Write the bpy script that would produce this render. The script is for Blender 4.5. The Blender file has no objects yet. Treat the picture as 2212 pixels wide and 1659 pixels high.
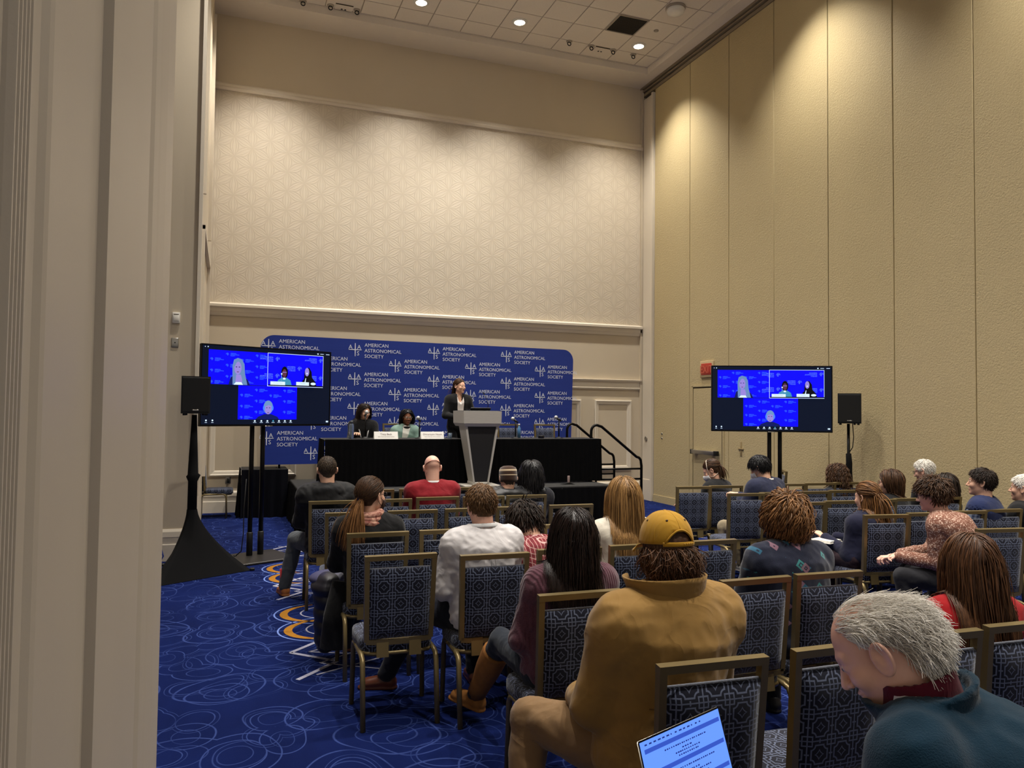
import bpy, bmesh, math, random
import numpy as np
from mathutils import Matrix, Vector

scene = bpy.context.scene
COL = scene.collection

# ------------------------------------------------------------------ camera
cam_data = bpy.data.cameras.new('camera')
cam_data.sensor_fit = 'HORIZONTAL'
cam_data.sensor_width = 36.0
cam_data.lens = 1648.8 * 36.0 / 2212.0
cam_data.clip_start = 0.05
cam_data.clip_end = 100
cam = bpy.data.objects.new('camera', cam_data)
COL.objects.link(cam)
_yaw, _pit, _rol = 0.3550886, 0.0353970, 0.0111951
_f = Vector((math.sin(_yaw) * math.cos(_pit), math.cos(_yaw) * math.cos(_pit), math.sin(_pit)))
_r0 = Vector((math.cos(_yaw), -math.sin(_yaw), 0))
_u0 = _r0.cross(_f)
_rt = _r0 * math.cos(_rol) + _u0 * math.sin(_rol)
_up = _u0 * math.cos(_rol) - _r0 * math.sin(_rol)
cam.matrix_world = Matrix(((_rt.x, _up.x, -_f.x, 0), (_rt.y, _up.y, -_f.y, 0), (_rt.z, _up.z, -_f.z, 1.80), (0, 0, 0, 1)))
scene.camera = cam

# ------------------------------------------------------------------ world, exposure
world = bpy.data.worlds.new('world')
scene.world = world
world.use_nodes = True
world.node_tree.nodes['Background'].inputs[0].default_value = (1.0, 0.96, 0.90, 1)
world.node_tree.nodes['Background'].inputs[1].default_value = 0.38
scene.view_settings.view_transform = 'Standard'
scene.view_settings.look = 'None'
scene.view_settings.exposure = 0.36
scene.view_settings.gamma = 1.0
scene.view_settings.use_curve_mapping = False
SPOT_W = 880.0          # every ceiling downlight of the room
SPOT_COL = (1.0, 0.945, 0.865)
# x, y of the downlights in the tile ceiling (z 8.82)
DOWNLIGHTS = [(x, y) for y in (12.65, 8.85, 5.1, 1.4) for x in (0.55, 2.95, 4.76, 7.20) if (x, y) != (0.55, 1.4)]

# ------------------------------------------------------------------ helpers
def srgb(r, g, b):
    def c(v):
        v /= 255.0
        return v / 12.92 if v <= 0.04045 else ((v + 0.055) / 1.055) ** 2.4
    return (c(r), c(g), c(b), 1.0)

class X:
    """small wrapper that turns arithmetic into shader math nodes"""
    def __init__(s, t, k): s.t, s.k = t, k
    def op(s, o, b=None, c=None):
        n = s.t.nodes.new('ShaderNodeMath'); n.operation = o
        for i, v in enumerate((s, b, c)):
            if v is None: continue
            if isinstance(v, X): s.t.links.new(v.k, n.inputs[i])
            else: n.inputs[i].default_value = v
        return X(s.t, n.outputs[0])
    def _c(s, v):
        if isinstance(v, X): return v
        n = s.t.nodes.new('ShaderNodeValue'); n.outputs[0].default_value = v
        return X(s.t, n.outputs[0])
    def __add__(s, b): return s.op('ADD', b)
    __radd__ = __add__
    def __sub__(s, b): return s.op('SUBTRACT', b)
    def __rsub__(s, b): return s._c(b).op('SUBTRACT', s)
    def __mul__(s, b): return s.op('MULTIPLY', b)
    __rmul__ = __mul__
    def __truediv__(s, b): return s.op('DIVIDE', b)
    def abs(s): return s.op('ABSOLUTE')
    def sin(s): return s.op('SINE')
    def frac(s): return s.op('FRACT')
    def rnd(s): return s.op('ROUND')
    def floor(s): return s.op('FLOOR')
    def sqrt(s): return s.op('SQRT')
    def pow(s, b): return s.op('POWER', b)
    def min(s, b): return s.op('MINIMUM', b)
    def max(s, b): return s.op('MAXIMUM', b)
    def lt(s, b): return s.op('LESS_THAN', b)
    def gt(s, b): return s.op('GREATER_THAN', b)
    def line(s, w, soft):     # 1 where |s| < w, soft edge
        n = s.t.nodes.new('ShaderNodeMapRange'); n.interpolation_type = 'SMOOTHSTEP'
        s.t.links.new(s.abs().k, n.inputs[0])
        n.inputs[1].default_value = w; n.inputs[2].default_value = w + soft
        n.inputs[3].default_value = 1.0; n.inputs[4].default_value = 0.0
        return X(s.t, n.outputs[0])

class M:
    """material under construction"""
    def __init__(s, name):
        s.m = bpy.data.materials.new(name); s.m.use_nodes = True
        s.t = s.m.node_tree; s.n = s.t.nodes; s.b = s.n['Principled BSDF']
    def coord(s, which='Object'):
        c = s.n.new('ShaderNodeTexCoord'); return c.outputs[which]
    def xyz(s, sock):
        n = s.n.new('ShaderNodeSeparateXYZ'); s.t.links.new(sock, n.inputs[0])
        return [X(s.t, n.outputs[i]) for i in range(3)]
    def noise(s, vec, scale, detail=3, rough=0.5, dist=0.0, stretch=None):
        if stretch:
            mp = s.n.new('ShaderNodeMapping'); s.t.links.new(vec, mp.inputs[0]); mp.inputs['Scale'].default_value = stretch; vec = mp.outputs[0]
        n = s.n.new('ShaderNodeTexNoise'); s.t.links.new(vec, n.inputs['Vector'])
        n.inputs['Scale'].default_value = scale; n.inputs['Detail'].default_value = detail
        n.inputs['Roughness'].default_value = rough; n.inputs['Distortion'].default_value = dist
        return n
    def mix(s, fac, a, b):
        n = s.n.new('ShaderNodeMix'); n.data_type = 'RGBA'
        for key, v in ((0, fac), (6, a), (7, b)):
            if isinstance(v, X): s.t.links.new(v.k, n.inputs[key])
            elif hasattr(v, 'links') or isinstance(v, bpy.types.NodeSocket): s.t.links.new(v, n.inputs[key])
            else: n.inputs[key].default_value = v
        return n.outputs[2]
    def color(s, v):
        i = s.b.inputs['Base Color']
        if isinstance(v, bpy.types.NodeSocket): s.t.links.new(v, i)
        else: i.default_value = v
    def bump(s, h, strength=0.3, dist=0.01):
        n = s.n.new('ShaderNodeBump'); n.inputs['Strength'].default_value = strength; n.inputs['Distance'].default_value = dist
        s.t.links.new(h.k if isinstance(h, X) else h, n.inputs['Height'])
        s.t.links.new(n.outputs[0], s.b.inputs['Normal'])
    def set(s, rough=0.5, metal=0.0, spec=0.5, sheen=0.0):
        s.b.inputs['Roughness'].default_value = rough; s.b.inputs['Metallic'].default_value = metal
        s.b.inputs['Specular IOR Level'].default_value = spec
        if sheen:
            s.b.inputs['Sheen Weight'].default_value = sheen
        return s

def plain(name, rgb, rough=0.6, metal=0.0, spec=0.4, var=0.08, nscale=6.0, bump=0.0, bscale=200.0, sheen=0.0, stretch=None, bdist=0.004):
    """a procedural material: one colour with gentle noise variation and an optional fine relief"""
    m = M(name); m.set(rough, metal, spec, sheen)
    col = srgb(*rgb)
    v = m.coord()
    if var:
        n = m.noise(v, nscale, 3, stretch=stretch)
        dk = tuple(c * (1 - var) for c in col[:3]) + (1,); lt = tuple(min(1, c * (1 + var)) for c in col[:3]) + (1,)
        m.color(m.mix(n.outputs[0], dk, lt))
    else: m.color(col)
    if bump:
        n = m.noise(v, bscale, 2); m.bump(n.outputs[0], bump, bdist)
    return m.m

def emit(name, rgb, strength):
    m = M(name); m.color((0.004, 0.004, 0.004, 1)); m.set(0.35, 0, 0.15)
    m.b.inputs['Emission Color'].default_value = srgb(*rgb); m.b.inputs['Emission Strength'].default_value = strength
    return m.m

class MB:
    """collects geometry for ONE mesh object"""
    def __init__(s): s.v = []; s.f = []; s.mi = []; s.sm = []; s.col = []
    def add(s, vs, fs, mi=0, smooth=False):
        o = len(s.v); s.v += [tuple(v) for v in vs]
        for f in fs: s.f.append(tuple(i + o for i in f)); s.mi.append(mi); s.sm.append(smooth)
        return s
    def box(s, x0, x1, y0, y1, z0, z1, mi=0):
        vs = [(x, y, z) for z in (z0, z1) for y in (y0, y1) for x in (x0, x1)]
        return s.add(vs, [(0, 2, 3, 1), (4, 5, 7, 6), (0, 1, 5, 4), (2, 6, 7, 3), (0, 4, 6, 2), (1, 3, 7, 5)], mi)
    def rbox(s, x0, x1, y0, y1, z0, z1, r=0.01, seg=2, mi=0, smooth=True):
        bm = bmesh.new(); bmesh.ops.create_cube(bm, size=1.0)
        for v in bm.verts: v.co = Vector(((x0 + x1) / 2 + v.co.x * (x1 - x0), (y0 + y1) / 2 + v.co.y * (y1 - y0), (z0 + z1) / 2 + v.co.z * (z1 - z0)))
        bmesh.ops.bevel(bm, geom=bm.edges[:], offset=r, segments=seg, affect='EDGES', profile=0.5)
        bm.verts.index_update()
        s.add([v.co for v in bm.verts], [[v.index for v in f.verts] for f in bm.faces], mi, smooth); bm.free(); return s
    def tube(s, path, r, n=8, mi=0, cap=True, smooth=True, flat=1.0, up=None):
        P = [Vector(p) for p in path]; R = r if hasattr(r, '__len__') else [r] * len(P)
        o = len(s.v); t = (P[1] - P[0]).normalized()
        a = Vector(up) if up else (Vector((0, 0, 1)) if abs(t.z) < 0.9 else Vector((1, 0, 0)))
        u = (a - t * a.dot(t)).normalized()
        for i, p in enumerate(P):
            if i == 0: t2 = (P[1] - P[0])
            elif i == len(P) - 1: t2 = (P[-1] - P[-2])
            else: t2 = (P[i + 1] - P[i]).normalized() + (P[i] - P[i - 1]).normalized()
            t2 = t2.normalized() if t2.length > 1e-9 else t
            u = (u - t2 * u.dot(t2)).normalized(); w = t2.cross(u)
            for k in range(n):
                an = 2 * math.pi * (k + 0.5) / n
                s.v.append(tuple(p + u * (math.cos(an) * R[i] * flat) + w * (math.sin(an) * R[i])))
        for i in range(len(P) - 1):
            for k in range(n):
                s.f.append((o + i * n + k, o + i * n + (k + 1) % n, o + (i + 1) * n + (k + 1) % n, o + (i + 1) * n + k)); s.mi.append(mi); s.sm.append(smooth)
        if cap:
            s.f.append(tuple(o + k for k in range(n))[::-1]); s.mi.append(mi); s.sm.append(False)
            e = o + (len(P) - 1) * n; s.f.append(tuple(e + k for k in range(n))); s.mi.append(mi); s.sm.append(False)
        return s
    def lathe(s, prof, n=24, c=(0, 0, 0), mi=0, smooth=True, axis='z', cap=True):
        o = len(s.v)
        for (r, h) in prof:
            for k in range(n):
                an = 2 * math.pi * k / n; a, b = r * math.cos(an), r * math.sin(an)
                q = (a, b, h) if axis == 'z' else ((a, h, b) if axis == 'y' else (h, a, b))
                s.v.append((c[0] + q[0], c[1] + q[1], c[2] + q[2]))
        for i in range(len(prof) - 1):
            for k in range(n):
                s.f.append((o + i * n + k, o + i * n + (k + 1) % n, o + (i + 1) * n + (k + 1) % n, o + (i + 1) * n + k)); s.mi.append(mi); s.sm.append(smooth)
        for i, rev in ((0, True), (len(prof) - 1, False)):
            if cap and prof[i][0] > 1e-6:
                q = tuple(o + i * n + k for k in range(n)); s.f.append(q[::-1] if rev else q); s.mi.append(mi); s.sm.append(False)
        return s
    def prism(s, poly, a, b, axis='x', mi=0):
        """polygon in the plane across an axis, pushed from a to b along it"""
        n = len(poly)
        def q(p, h):
            return {'x': (h, p[0], p[1]), 'y': (p[0], h, p[1]), 'z': (p[0], p[1], h)}[axis]
        vs = [q(p, a) for p in poly] + [q(p, b) for p in poly]
        fs = [tuple(range(n))[::-1], tuple(range(n, 2 * n))] + [(i, (i + 1) % n, n + (i + 1) % n, n + i) for i in range(n)]
        return s.add(vs, fs, mi)
    def data(s, name, mats, fix=True):
        me = bpy.data.meshes.new(name); me.from_pydata(s.v, [], s.f)
        for m in (mats if isinstance(mats, (list, tuple)) else [mats]): me.materials.append(m)
        me.polygons.foreach_set('material_index', s.mi); me.polygons.foreach_set('use_smooth', s.sm)
        if fix:
            bm = bmesh.new(); bm.from_mesh(me); bmesh.ops.recalc_face_normals(bm, faces=bm.faces[:]); bm.to_mesh(me); bm.free()
        me.update(); return me
    def build(s, name, mats, parent=None, loc=(0, 0, 0), fix=True):
        return obj(name, s.data(name, mats, fix), parent, loc)

def obj(name, me, parent=None, loc=(0, 0, 0), rot=None):
    o = bpy.data.objects.new(name, me); COL.objects.link(o); o.location = loc
    if rot: o.rotation_euler = rot
    if parent: o.parent = parent
    return o
def tag(o, label=None, cat=None, group=None, kind=None):
    if label: o['label'] = label
    if cat: o['category'] = cat
    if group: o['group'] = group
    if kind: o['kind'] = kind
    return o
def empty(name, loc=(0, 0, 0), rz=0.0):
    o = bpy.data.objects.new(name, None); COL.objects.link(o); o.location = loc; o.rotation_euler = (0, 0, rz); o.empty_display_size = 0.1
    return o
def thing(name, label, cat, loc=(0, 0, 0), rz=0.0, group=None):
    return tag(empty(name, loc, rz), label, cat, group)
def struct(name, mb, mats, label=None):
    return tag(mb.build(name, mats), label, kind='structure')
def copy_tree(o, parent=None):
    c = o.copy(); COL.objects.link(c)
    if parent: c.parent = parent
    for ch in list(o.children): copy_tree(ch, c)
    return c
def arc(c, r, a0, a1, n, plane='xz'):
    out = []
    for i in range(n + 1):
        a = a0 + (a1 - a0) * i / n; u, v = r * math.cos(a), r * math.sin(a)
        out.append({'xz': (c[0] + u, c[1], c[2] + v), 'yz': (c[0], c[1] + u, c[2] + v), 'xy': (c[0] + u, c[1] + v, c[2])}[plane])
    return out
_text_cache = {}
def text_mesh(body, size=1.0, align='LEFT', mirror=False, spacing=1.0):
    """vertices and faces of flat lettering, baseline at the origin"""
    key = (body, align, spacing)
    if key not in _text_cache:
        cu = bpy.data.curves.new('lettering', 'FONT'); cu.body = body; cu.size = 1.0; cu.align_x = align; cu.resolution_u = 2; cu.space_character = spacing
        o = bpy.data.objects.new('lettering', cu); COL.objects.link(o)
        dg = bpy.context.evaluated_depsgraph_get(); dg.update()
        me = bpy.data.meshes.new_from_object(o.evaluated_get(dg))
        _text_cache[key] = ([tuple(v.co) for v in me.vertices], [tuple(p.vertices) for p in me.polygons])
        bpy.data.objects.remove(o); bpy.data.curves.remove(cu); bpy.data.meshes.remove(me)
    vs, fs = _text_cache[key]
    sx = -size if mirror else size
    return [(v[0] * sx, v[1] * size) for v in vs], fs
# ================================================================== the room
YB, XR, XL, ZS, ZT = 14.09, 8.145, -0.375, 8.68, 8.82      # back wall, right wall, left wall, soffit and tile ceiling

M_PLASTER = plain('cream_wall_paint', (206, 192, 168), 0.75, var=0.05, nscale=1.2, bump=0.08, bscale=90)
M_TRIM = plain('cream_trim_paint', (222, 211, 192), 0.5, var=0.04, nscale=3, bump=0.05, bscale=60)
M_CEIL = plain('ceiling_paint', (224, 214, 200), 0.85, var=0.03)
M_TILE = plain('ceiling_tile', (224, 214, 200), 0.9, var=0.05, nscale=40, bump=0.15, bscale=160)
M_TBAR = plain('ceiling_grid', (170, 158, 142), 0.6)
M_BLACK = plain('black_plastic', (16, 16, 17), 0.5, var=0.15, nscale=20)
M_BLACKMETAL = plain('black_metal', (14, 13, 13), 0.35, 0.6, var=0.1)
M_BLACKCLOTH = plain('black_cloth', (13, 13, 15), 0.95, spec=0.15, var=0.25, nscale=9, sheen=0.25)
M_WHITE = plain('white_plastic', (232, 228, 218), 0.45, var=0.03)
M_STEEL = plain('brushed_steel', (170, 165, 155), 0.35, 0.9, var=0.12, nscale=30, stretch=(1, 20, 20))

def wallpaper():
    m = M('floral_wallpaper'); m.set(0.42, 0, 0.5)
    x, y, z = m.xyz(m.coord())
    a = 0.345
    tot = None
    for k in range(3):
        ang = math.pi / 2 + k * math.pi / 3
        dx, dz = math.cos(ang), math.sin(ang)
        s = (x * dx + z * dz) / a
        t = (x * -dz + z * dx) / (a * 0.8660254)
        r = t.rnd(); v = (t - r) * 0.866
        u = (s + r * 0.5).frac()
        w = (u * math.pi).sin()
        d = v.abs() - w * 0.20
        ln = d.line(0.012, 0.035)
        core = (v.abs() - w * 0.085).line(0.010, 0.03)
        one = ln.max(core * 0.8)
        tot = one if tot is None else tot.max(one)
    n = m.noise(m.coord(), 1.3, 2)
    base = m.mix(n.outputs[0], srgb(212, 200, 180), srgb(220, 208, 188))
    m.color(m.mix(tot * 0.30, base, srgb(184, 169, 147)))
    m.bump(tot, 0.35, 0.004)
    return m.m

def stucco():
    m = M('textured_partition_vinyl'); m.set(0.62, 0, 0.35)
    v = m.coord()
    n = m.noise(v, 42, 4, 0.6, 0.6)
    n2 = m.noise(v, 0.8, 2)
    m.color(m.mix(n2.outputs[0], srgb(188, 170, 128), srgb(195, 177, 135)))
    m.bump(n.outputs[0], 0.55, 0.012)
    return m.m

def carpet():
    m = M('blue_patterned_carpet'); m.set(0.97, 0, 0.05)
    v = m.coord()
    x, y, z = m.xyz(v)
    big = m.noise(v, 1.1, 4, 0.6, 0.4, stretch=(1.4, 0.45, 1))
    fine = m.noise(v, 160, 2)
    rings = None
    for k, (sc, off, r0, r1) in enumerate(((2.1, 0.0, 0.36, 0.19), (1.7, 3.7, 0.42, 0.24), (2.7, 8.1, 0.33, 0.4))):
        mp = m.n.new('ShaderNodeMapping'); mp.inputs['Location'].default_value = (off, off * 0.7, 0)
        warp = m.noise(v, 1.3, 1)
        add = m.n.new('ShaderNodeVectorMath'); add.operation = 'MULTIPLY_ADD'
        m.t.links.new(warp.outputs[1], add.inputs[0]); add.inputs[1].default_value = (0.35, 0.35, 0); m.t.links.new(v, add.inputs[2])
        m.t.links.new(add.outputs[0], mp.inputs[0])
        vo = m.n.new('ShaderNodeTexVoronoi'); vo.voronoi_dimensions = '2D'; vo.feature = 'F1'
        m.t.links.new(mp.outputs[0], vo.inputs['Vector']); vo.inputs['Scale'].default_value = sc
        d = X(m.t, vo.outputs['Distance'])
        one = (d - r0).line(0.003, 0.012).max((d - r1).line(0.002, 0.009) * 0.7)
        rings = one if rings is None else rings.max(one)
    fade = m.noise(v, 2.4, 2)
    amt = rings * (X(m.t, fade.outputs[0]) * 1.6 - 0.45).max(0.0).min(0.30)
    base = m.mix(big.outputs[0], srgb(5, 9, 36), srgb(22, 38, 98))
    base2 = m.mix(X(m.t, fine.outputs[0]) * 0.35, base, srgb(10, 16, 50))
    m.color(m.mix(amt, base2, srgb(84, 106, 180)))
    m.bump(fine.outputs[0], 0.35, 0.004)
    return m.m

M_WALLPAPER, M_STUCCO, M_CARPET = wallpaper(), stucco(), carpet()

# floor, with the woven border motif as flat strips of the same carpet
floor = struct('floor', MB().box(-9, 10, -7, YB + 0.1, -0.05, 0), M_CARPET, 'blue carpet with looping light lines and gold arcs')
M_GOLD = plain('gold_carpet_yarn', (150, 102, 34), 0.95, spec=0.1, var=0.25, nscale=60, bump=0.3)
M_PALE = plain('pale_carpet_yarn', (150, 150, 168), 0.95, spec=0.1, var=0.3, nscale=60, bump=0.3)
M_LBLUE = plain('light_blue_carpet_yarn', (104, 126, 190), 0.95, spec=0.1, var=0.2, nscale=60, bump=0.3)
M_DBLUE = plain('dark_blue_carpet_yarn', (10, 14, 48), 0.95, spec=0.1, var=0.2, nscale=60, bump=0.3)
def ribbon(name, pts, w, mat, z):
    P = [Vector((p[0], p[1], 0)) for p in pts]; mb = MB(); n = len(P)
    W = w if hasattr(w, '__len__') else [w] * n
    vs = []
    for i in range(n):
        t = (P[min(i + 1, n - 1)] - P[max(i - 1, 0)]).normalized(); nn = Vector((-t.y, t.x, 0))
        vs += [P[i] + nn * W[i] / 2 + Vector((0, 0, z)), P[i] - nn * W[i] / 2 + Vector((0, 0, z))]
    mb.add(vs, [(2 * i, 2 * i + 1, 2 * i + 3, 2 * i + 2) for i in range(n - 1)])
    o = mb.build(name, mat, floor); return o
def el(cx, cy, rx, ry, a0, a1, n=28):
    return [(cx + rx * math.cos(math.radians(a0 + (a1 - a0) * i / n)), cy + ry * math.sin(math.radians(a0 + (a1 - a0) * i / n))) for i in range(n + 1)]
def motif(cx, cy, s=0.72):
    """one medallion of the border: scalloped gold arcs, pale rings and a zigzag lattice"""
    for k in range(2):
        yc = cy + (0.36 - 0.72 * k) * s
        n = 29
        ribbon('carpet_gold_arc', el(cx + 0.42 * s, yc, 0.46 * s, 0.40 * s, 100, 265), [0.012 + 0.055 * math.sin(math.pi * i / (n - 1)) for i in range(n)], M_GOLD, 0.0022)
        ribbon('carpet_pale_ring', el(cx + 0.45 * s, yc, 0.60 * s, 0.50 * s, 95, 268), 0.014, M_LBLUE, 0.0016)
        ribbon('carpet_pale_ring', el(cx + 0.50 * s, yc, 0.34 * s, 0.28 * s, 95, 265), 0.014, M_PALE, 0.0016)
def zigzag(x0, y0, w, h, n, mat=None, wd=0.035):
    pts = []
    for i in range(n + 1): pts.append((x0 + (w if i % 2 else 0), y0 + h * i))
    for a, b in zip(pts[:-1], pts[1:]):
        ribbon('carpet_zigzag_strip', [(a[0] + (b[0] - a[0]) * t, a[1] + (b[1] - a[1]) * t) for t in (0, .5, 1)], wd, mat or M_PALE, 0.0019)
for (mx, my) in ((0.50, 8.75), (0.52, 6.72), (3.55, 6.7), (3.5, 4.75)):
    motif(mx, my)
for y0 in (9.55, 7.55, 5.3):
    zigzag(0.47, y0, 0.30, 0.30, 3); zigzag(0.60, y0 + 0.06, 0.55, 0.26, 3, wd=0.018); zigzag(1.1, y0, -0.45, 0.30, 3, wd=0.018)
for x0 in (4.6, 5.3, 6.0, 6.7):
    ribbon('carpet_pale_line', [(x0, 9.0), (x0 + 1.1, 9.5), (x0 + 2.0, 10.2)], 0.02, M_PALE, 0.0016)
    ribbon('carpet_pale_line', [(x0 + .4, 10.4), (x0 + 1.0, 9.6), (x0 + 1.7, 8.9)], 0.02, M_PALE, 0.0016)

# back wall
wb = MB(); wb.box(XL - 1.5, XR + 0.3, YB, YB + 0.15, 0, ZS + 0.3)
wall_back = struct('wall_back', wb, M_PLASTER, 'cream back wall with a floral wallpaper field')
MB().box(XL, XR - 0.05, YB - 0.006, YB, 3.60, 7.34).build('wallpaper', M_WALLPAPER, wall_back)
def rail(name, prof, x0, x1):
    """moulding profile (distance from the wall, height) run along the back wall"""
    return struct(name, MB().prism([(YB - d, z) for d, z in prof], x0, x1, 'x'), M_TRIM)
rail('trim_1', [(0, 7.34), (0.05, 7.34), (0.07, 7.38), (0.045, 7.41), (0.045, 7.45), (0.02, 7.48), (0, 7.48)], XL, XR - 0.04)
rail('trim_2', [(0, 3.40), (0.02, 3.40), (0.035, 3.45), (0.05, 3.47), (0.05, 3.53), (0.09, 3.55), (0.09, 3.59), (0.02, 3.62), (0, 3.62)], XL, XR - 0.04)
rail('trim_3', [(0, 2.27), (0.03, 2.27), (0.04, 2.30), (0.025, 2.32), (0.025, 2.42), (0.06, 2.44), (0.07, 2.47), (0, 2.48)], XL, XR - 0.04)
rail('baseboard_back', [(0, 0), (0.035, 0), (0.035, 0.19), (0.028, 0.20), (0.028, 0.27), (0.035, 0.28), (0.03, 0.34), (0.01, 0.37), (0, 0.37)], XL, XR - 0.04)
def panel_frame(x0, x1, z0, z1, w=0.10):
    """mitred picture-frame moulding with a raised outer lip and a sloping inside"""
    mb = MB()
    prof = [(0, 0), (0, 0.03), (0.25 * w, 0.04), (0.4 * w, 0.028), (0.85 * w, 0.018), (w, 0.006), (w, 0)]
    vs = []
    for t, d in prof:
        vs += [(x0 + t, YB - d, z0 + t), (x1 - t, YB - d, z0 + t), (x1 - t, YB - d, z1 - t), (x0 + t, YB - d, z1 - t)]
    fs = []
    for i in range(len(prof) - 1):
        for k in range(4): fs.append((4 * i + k, 4 * i + (k + 1) % 4, 4 * i + 4 + (k + 1) % 4, 4 * i + 4 + k))
    mb.add(vs, fs); mb.build('panel_moulding', M_TRIM, wall_back)
panel_frame(-0.30, 1.15, 0.62, 2.05); panel_frame(1.5, 3.4, 0.62, 2.05); panel_frame(3.7, 5.2, 0.62, 2.05); panel_frame(5.45, 6.72, 0.62, 2.05); panel_frame(7.03, 7.88, 0.60, 2.05)

# right wall: movable partition of textured panels, a pass door in the second one
wall_right = struct('wall_right', MB().box(XR + 0.06, XR + 0.2, -7, YB + 0.15, 0, ZS + 0.3), M_BLACK, 'tall textured tan partition wall of panels')
joints = [13.62, 12.338, 11.133, 9.952, 8.771, 7.602, 6.441, 5.26, 4.08, 2.9, 1.72, 0.54, -0.64, -1.82, -3.0, -4.2, -5.4, -6.6]
for i in range(len(joints) - 1):
    y1, y0 = joints[i] - 0.006, joints[i + 1] + 0.006
    MB().rbox(XR, XR + 0.06, y0, y1, 0.0, 8.50, 0.006, 1, smooth=False).build('panel', M_STUCCO, wall_right)
    MB().box(XR - 0.018, XR, y0 + 0.004, y1 - 0.004, 0.0, 0.14).build('bottom_seal', M_STUCCO, wall_right)
struct('trim_4', MB().box(XR - 0.02, XR + 0.08, -7, YB, 8.50, 8.56).box(XR - 0.05, XR + 0.08, -7, YB, 8.585, 8.615).box(XR - 0.08, XR + 0.08, -7, YB, 8.64, ZS), plain('track_metal', (138, 124, 102), 0.6), 'dark ceiling track above the partition')
cj = MB(); cj.box(XR - 0.03, XR + 0.06, 13.70, 14.02, 0.24, 8.42); cj.box(XR - 0.045, XR + 0.06, 13.69, 14.03, 0.0, 0.42); cj.box(XR - 0.05, XR + 0.06, 13.64, 13.69, 0.0, 8.45)
struct('trim_5', cj, M_TRIM, 'pale corner post beside the partition')
struct('trim_6', MB().box(XR - 0.075, XR - 0.02, YB - 0.05, YB, 0, ZS), M_PLASTER)
MB().lathe([(0.03, 0), (0.05, 0.0), (0.05, 0.012), (0.03, 0.012), (0.03, 0)], 20, cap=False, c=(XR - 0.047, 13.86, 1.26), axis='x').build('door_pull_ring', M_STEEL, bpy.data.objects['trim_5'])

door = tag(MB().rbox(XR - 0.012, XR + 0.03, 11.315, 12.185, 0.02, 2.255, 0.004, 1, smooth=False).build('door_1', M_STUCCO), 'tan textured pass door flush in the partition', kind='structure')
fr = MB()
M_GAP = plain('dark_joint', (70, 58, 38), 0.8)
fr.box(XR - 0.016, XR, 12.20, 12.235, 0, 2.30); fr.box(XR - 0.016, XR, 11.25, 11.285, 0, 2.30); fr.box(XR - 0.016, XR, 11.25, 12.235, 2.285, 2.32)
fr.build('door_frame', M_STUCCO, door)
MB().box(XR - 0.004, XR, 12.185, 12.20, 0, 2.285).box(XR - 0.004, XR, 11.285, 11.315, 0, 2.285).box(XR - 0.004, XR, 11.285, 12.2, 2.255, 2.285).build('door_gap', M_GAP, door)
pb = MB().rbox(XR - 0.09, XR - 0.035, 11.45, 12.15, 1.055, 1.125, 0.008).box(XR - 0.036, XR - 0.012, 11.5, 11.6, 1.06, 1.12).box(XR - 0.036, XR - 0.012, 12.02, 12.12, 1.06, 1.12).build('push_bar', M_STEEL, door)
MB().rbox(XR - 0.094, XR - 0.03, 11.36, 11.45, 1.048, 1.132, 0.008).build('push_bar_end', M_BLACK, pb)
MB().rbox(XR - 0.094, XR - 0.03, 12.15, 12.17, 1.048, 1.132, 0.004).build('push_bar_end', M_BLACK, pb)
lt = thing('wall_latch', 'small recessed latch plate on the tan partition right of the pass door', 'latch', (XR, 10.78, 1.2))
MB().rbox(-0.008, 0, -0.02, 0.02, -0.12, 0.12, 0.003).build('plate', plain('latch_paint', (150, 130, 90), 0.6), lt)
MB().rbox(-0.016, 0, -0.07, 0.07, -0.012, 0.012, 0.004).build('bar', plain('latch_bar', (140, 122, 86), 0.5), lt)
for zz in (1.38, 1.29):
    k = thing('key_switch', 'upper small round key switch on partition by the corner post' if zz > 1.3 else 'lower small round key switch on partition by the corner post', 'switch', (XR, 13.3, zz))
    MB().lathe([(0.022, 0), (0.022, -0.008), (0.014, -0.012)], 14, axis='x').build('plate', M_STEEL, k)
    MB().lathe([(0.009, -0.010), (0.009, -0.016)], 10, axis='x').build('keyhole', M_BLACK, k)

ex = thing('exit_sign', 'red exit sign on the tan partition behind the right screen', 'sign', (XR, 11.745, 2.6))
MB().rbox(-0.03, 0, -0.20, 0.20, -0.15, 0.15, 0.006).build('housing', plain('sign_housing', (190, 168, 128), 0.5), ex)
MB().rbox(-0.036, -0.02, -0.16, 0.16, -0.105, 0.105, 0.004).build('face', plain('sign_red', (178, 60, 46), 0.4), ex)
tv, tf = text_mesh('EXIT', 0.20, 'CENTER')
MB().add([(-0.038, -a * 0.95, b - 0.07) for a, b in tv], tf).build('lettering', plain('sign_letter', (214, 110, 84), 0.5), ex)

# left wall and the pier that faces the camera, beyond it an alcove
wl = MB(); wl.box(XL - 0.15, XL, 10.0, YB, 0, ZS + 0.2); wl.box(-4.5, XL, 9.85, 10.0, 0, ZS + 0.2)
wall_left = struct('wall_left', wl, M_PLASTER, 'cream pier and left wall beyond the doorway')
tr = MB()
for (y0, y1, z0, z1, d) in ((9.80, 9.93, 0.45, 8.6, 0.03), (9.80, 9.95, 0.0, 0.45, 0.045), (10.3, 10.36, 0.7, 4.1, 0.05), (13.2, 13.26, 0.7, 4.1, 0.05), (10.3, 13.26, 4.05, 4.12, 0.05), (10.3, 10.36, 4.5, 8.0, 0.05), (13.2, 13.26, 4.5, 8.0, 0.05), (13.75, 13.83, 0.4, 8.5, 0.04), (13.95, 14.05, 0.4, 8.5, 0.02)):
    tr.box(XL - 0.01, XL + d, y0, y1, z0, z1)
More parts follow.
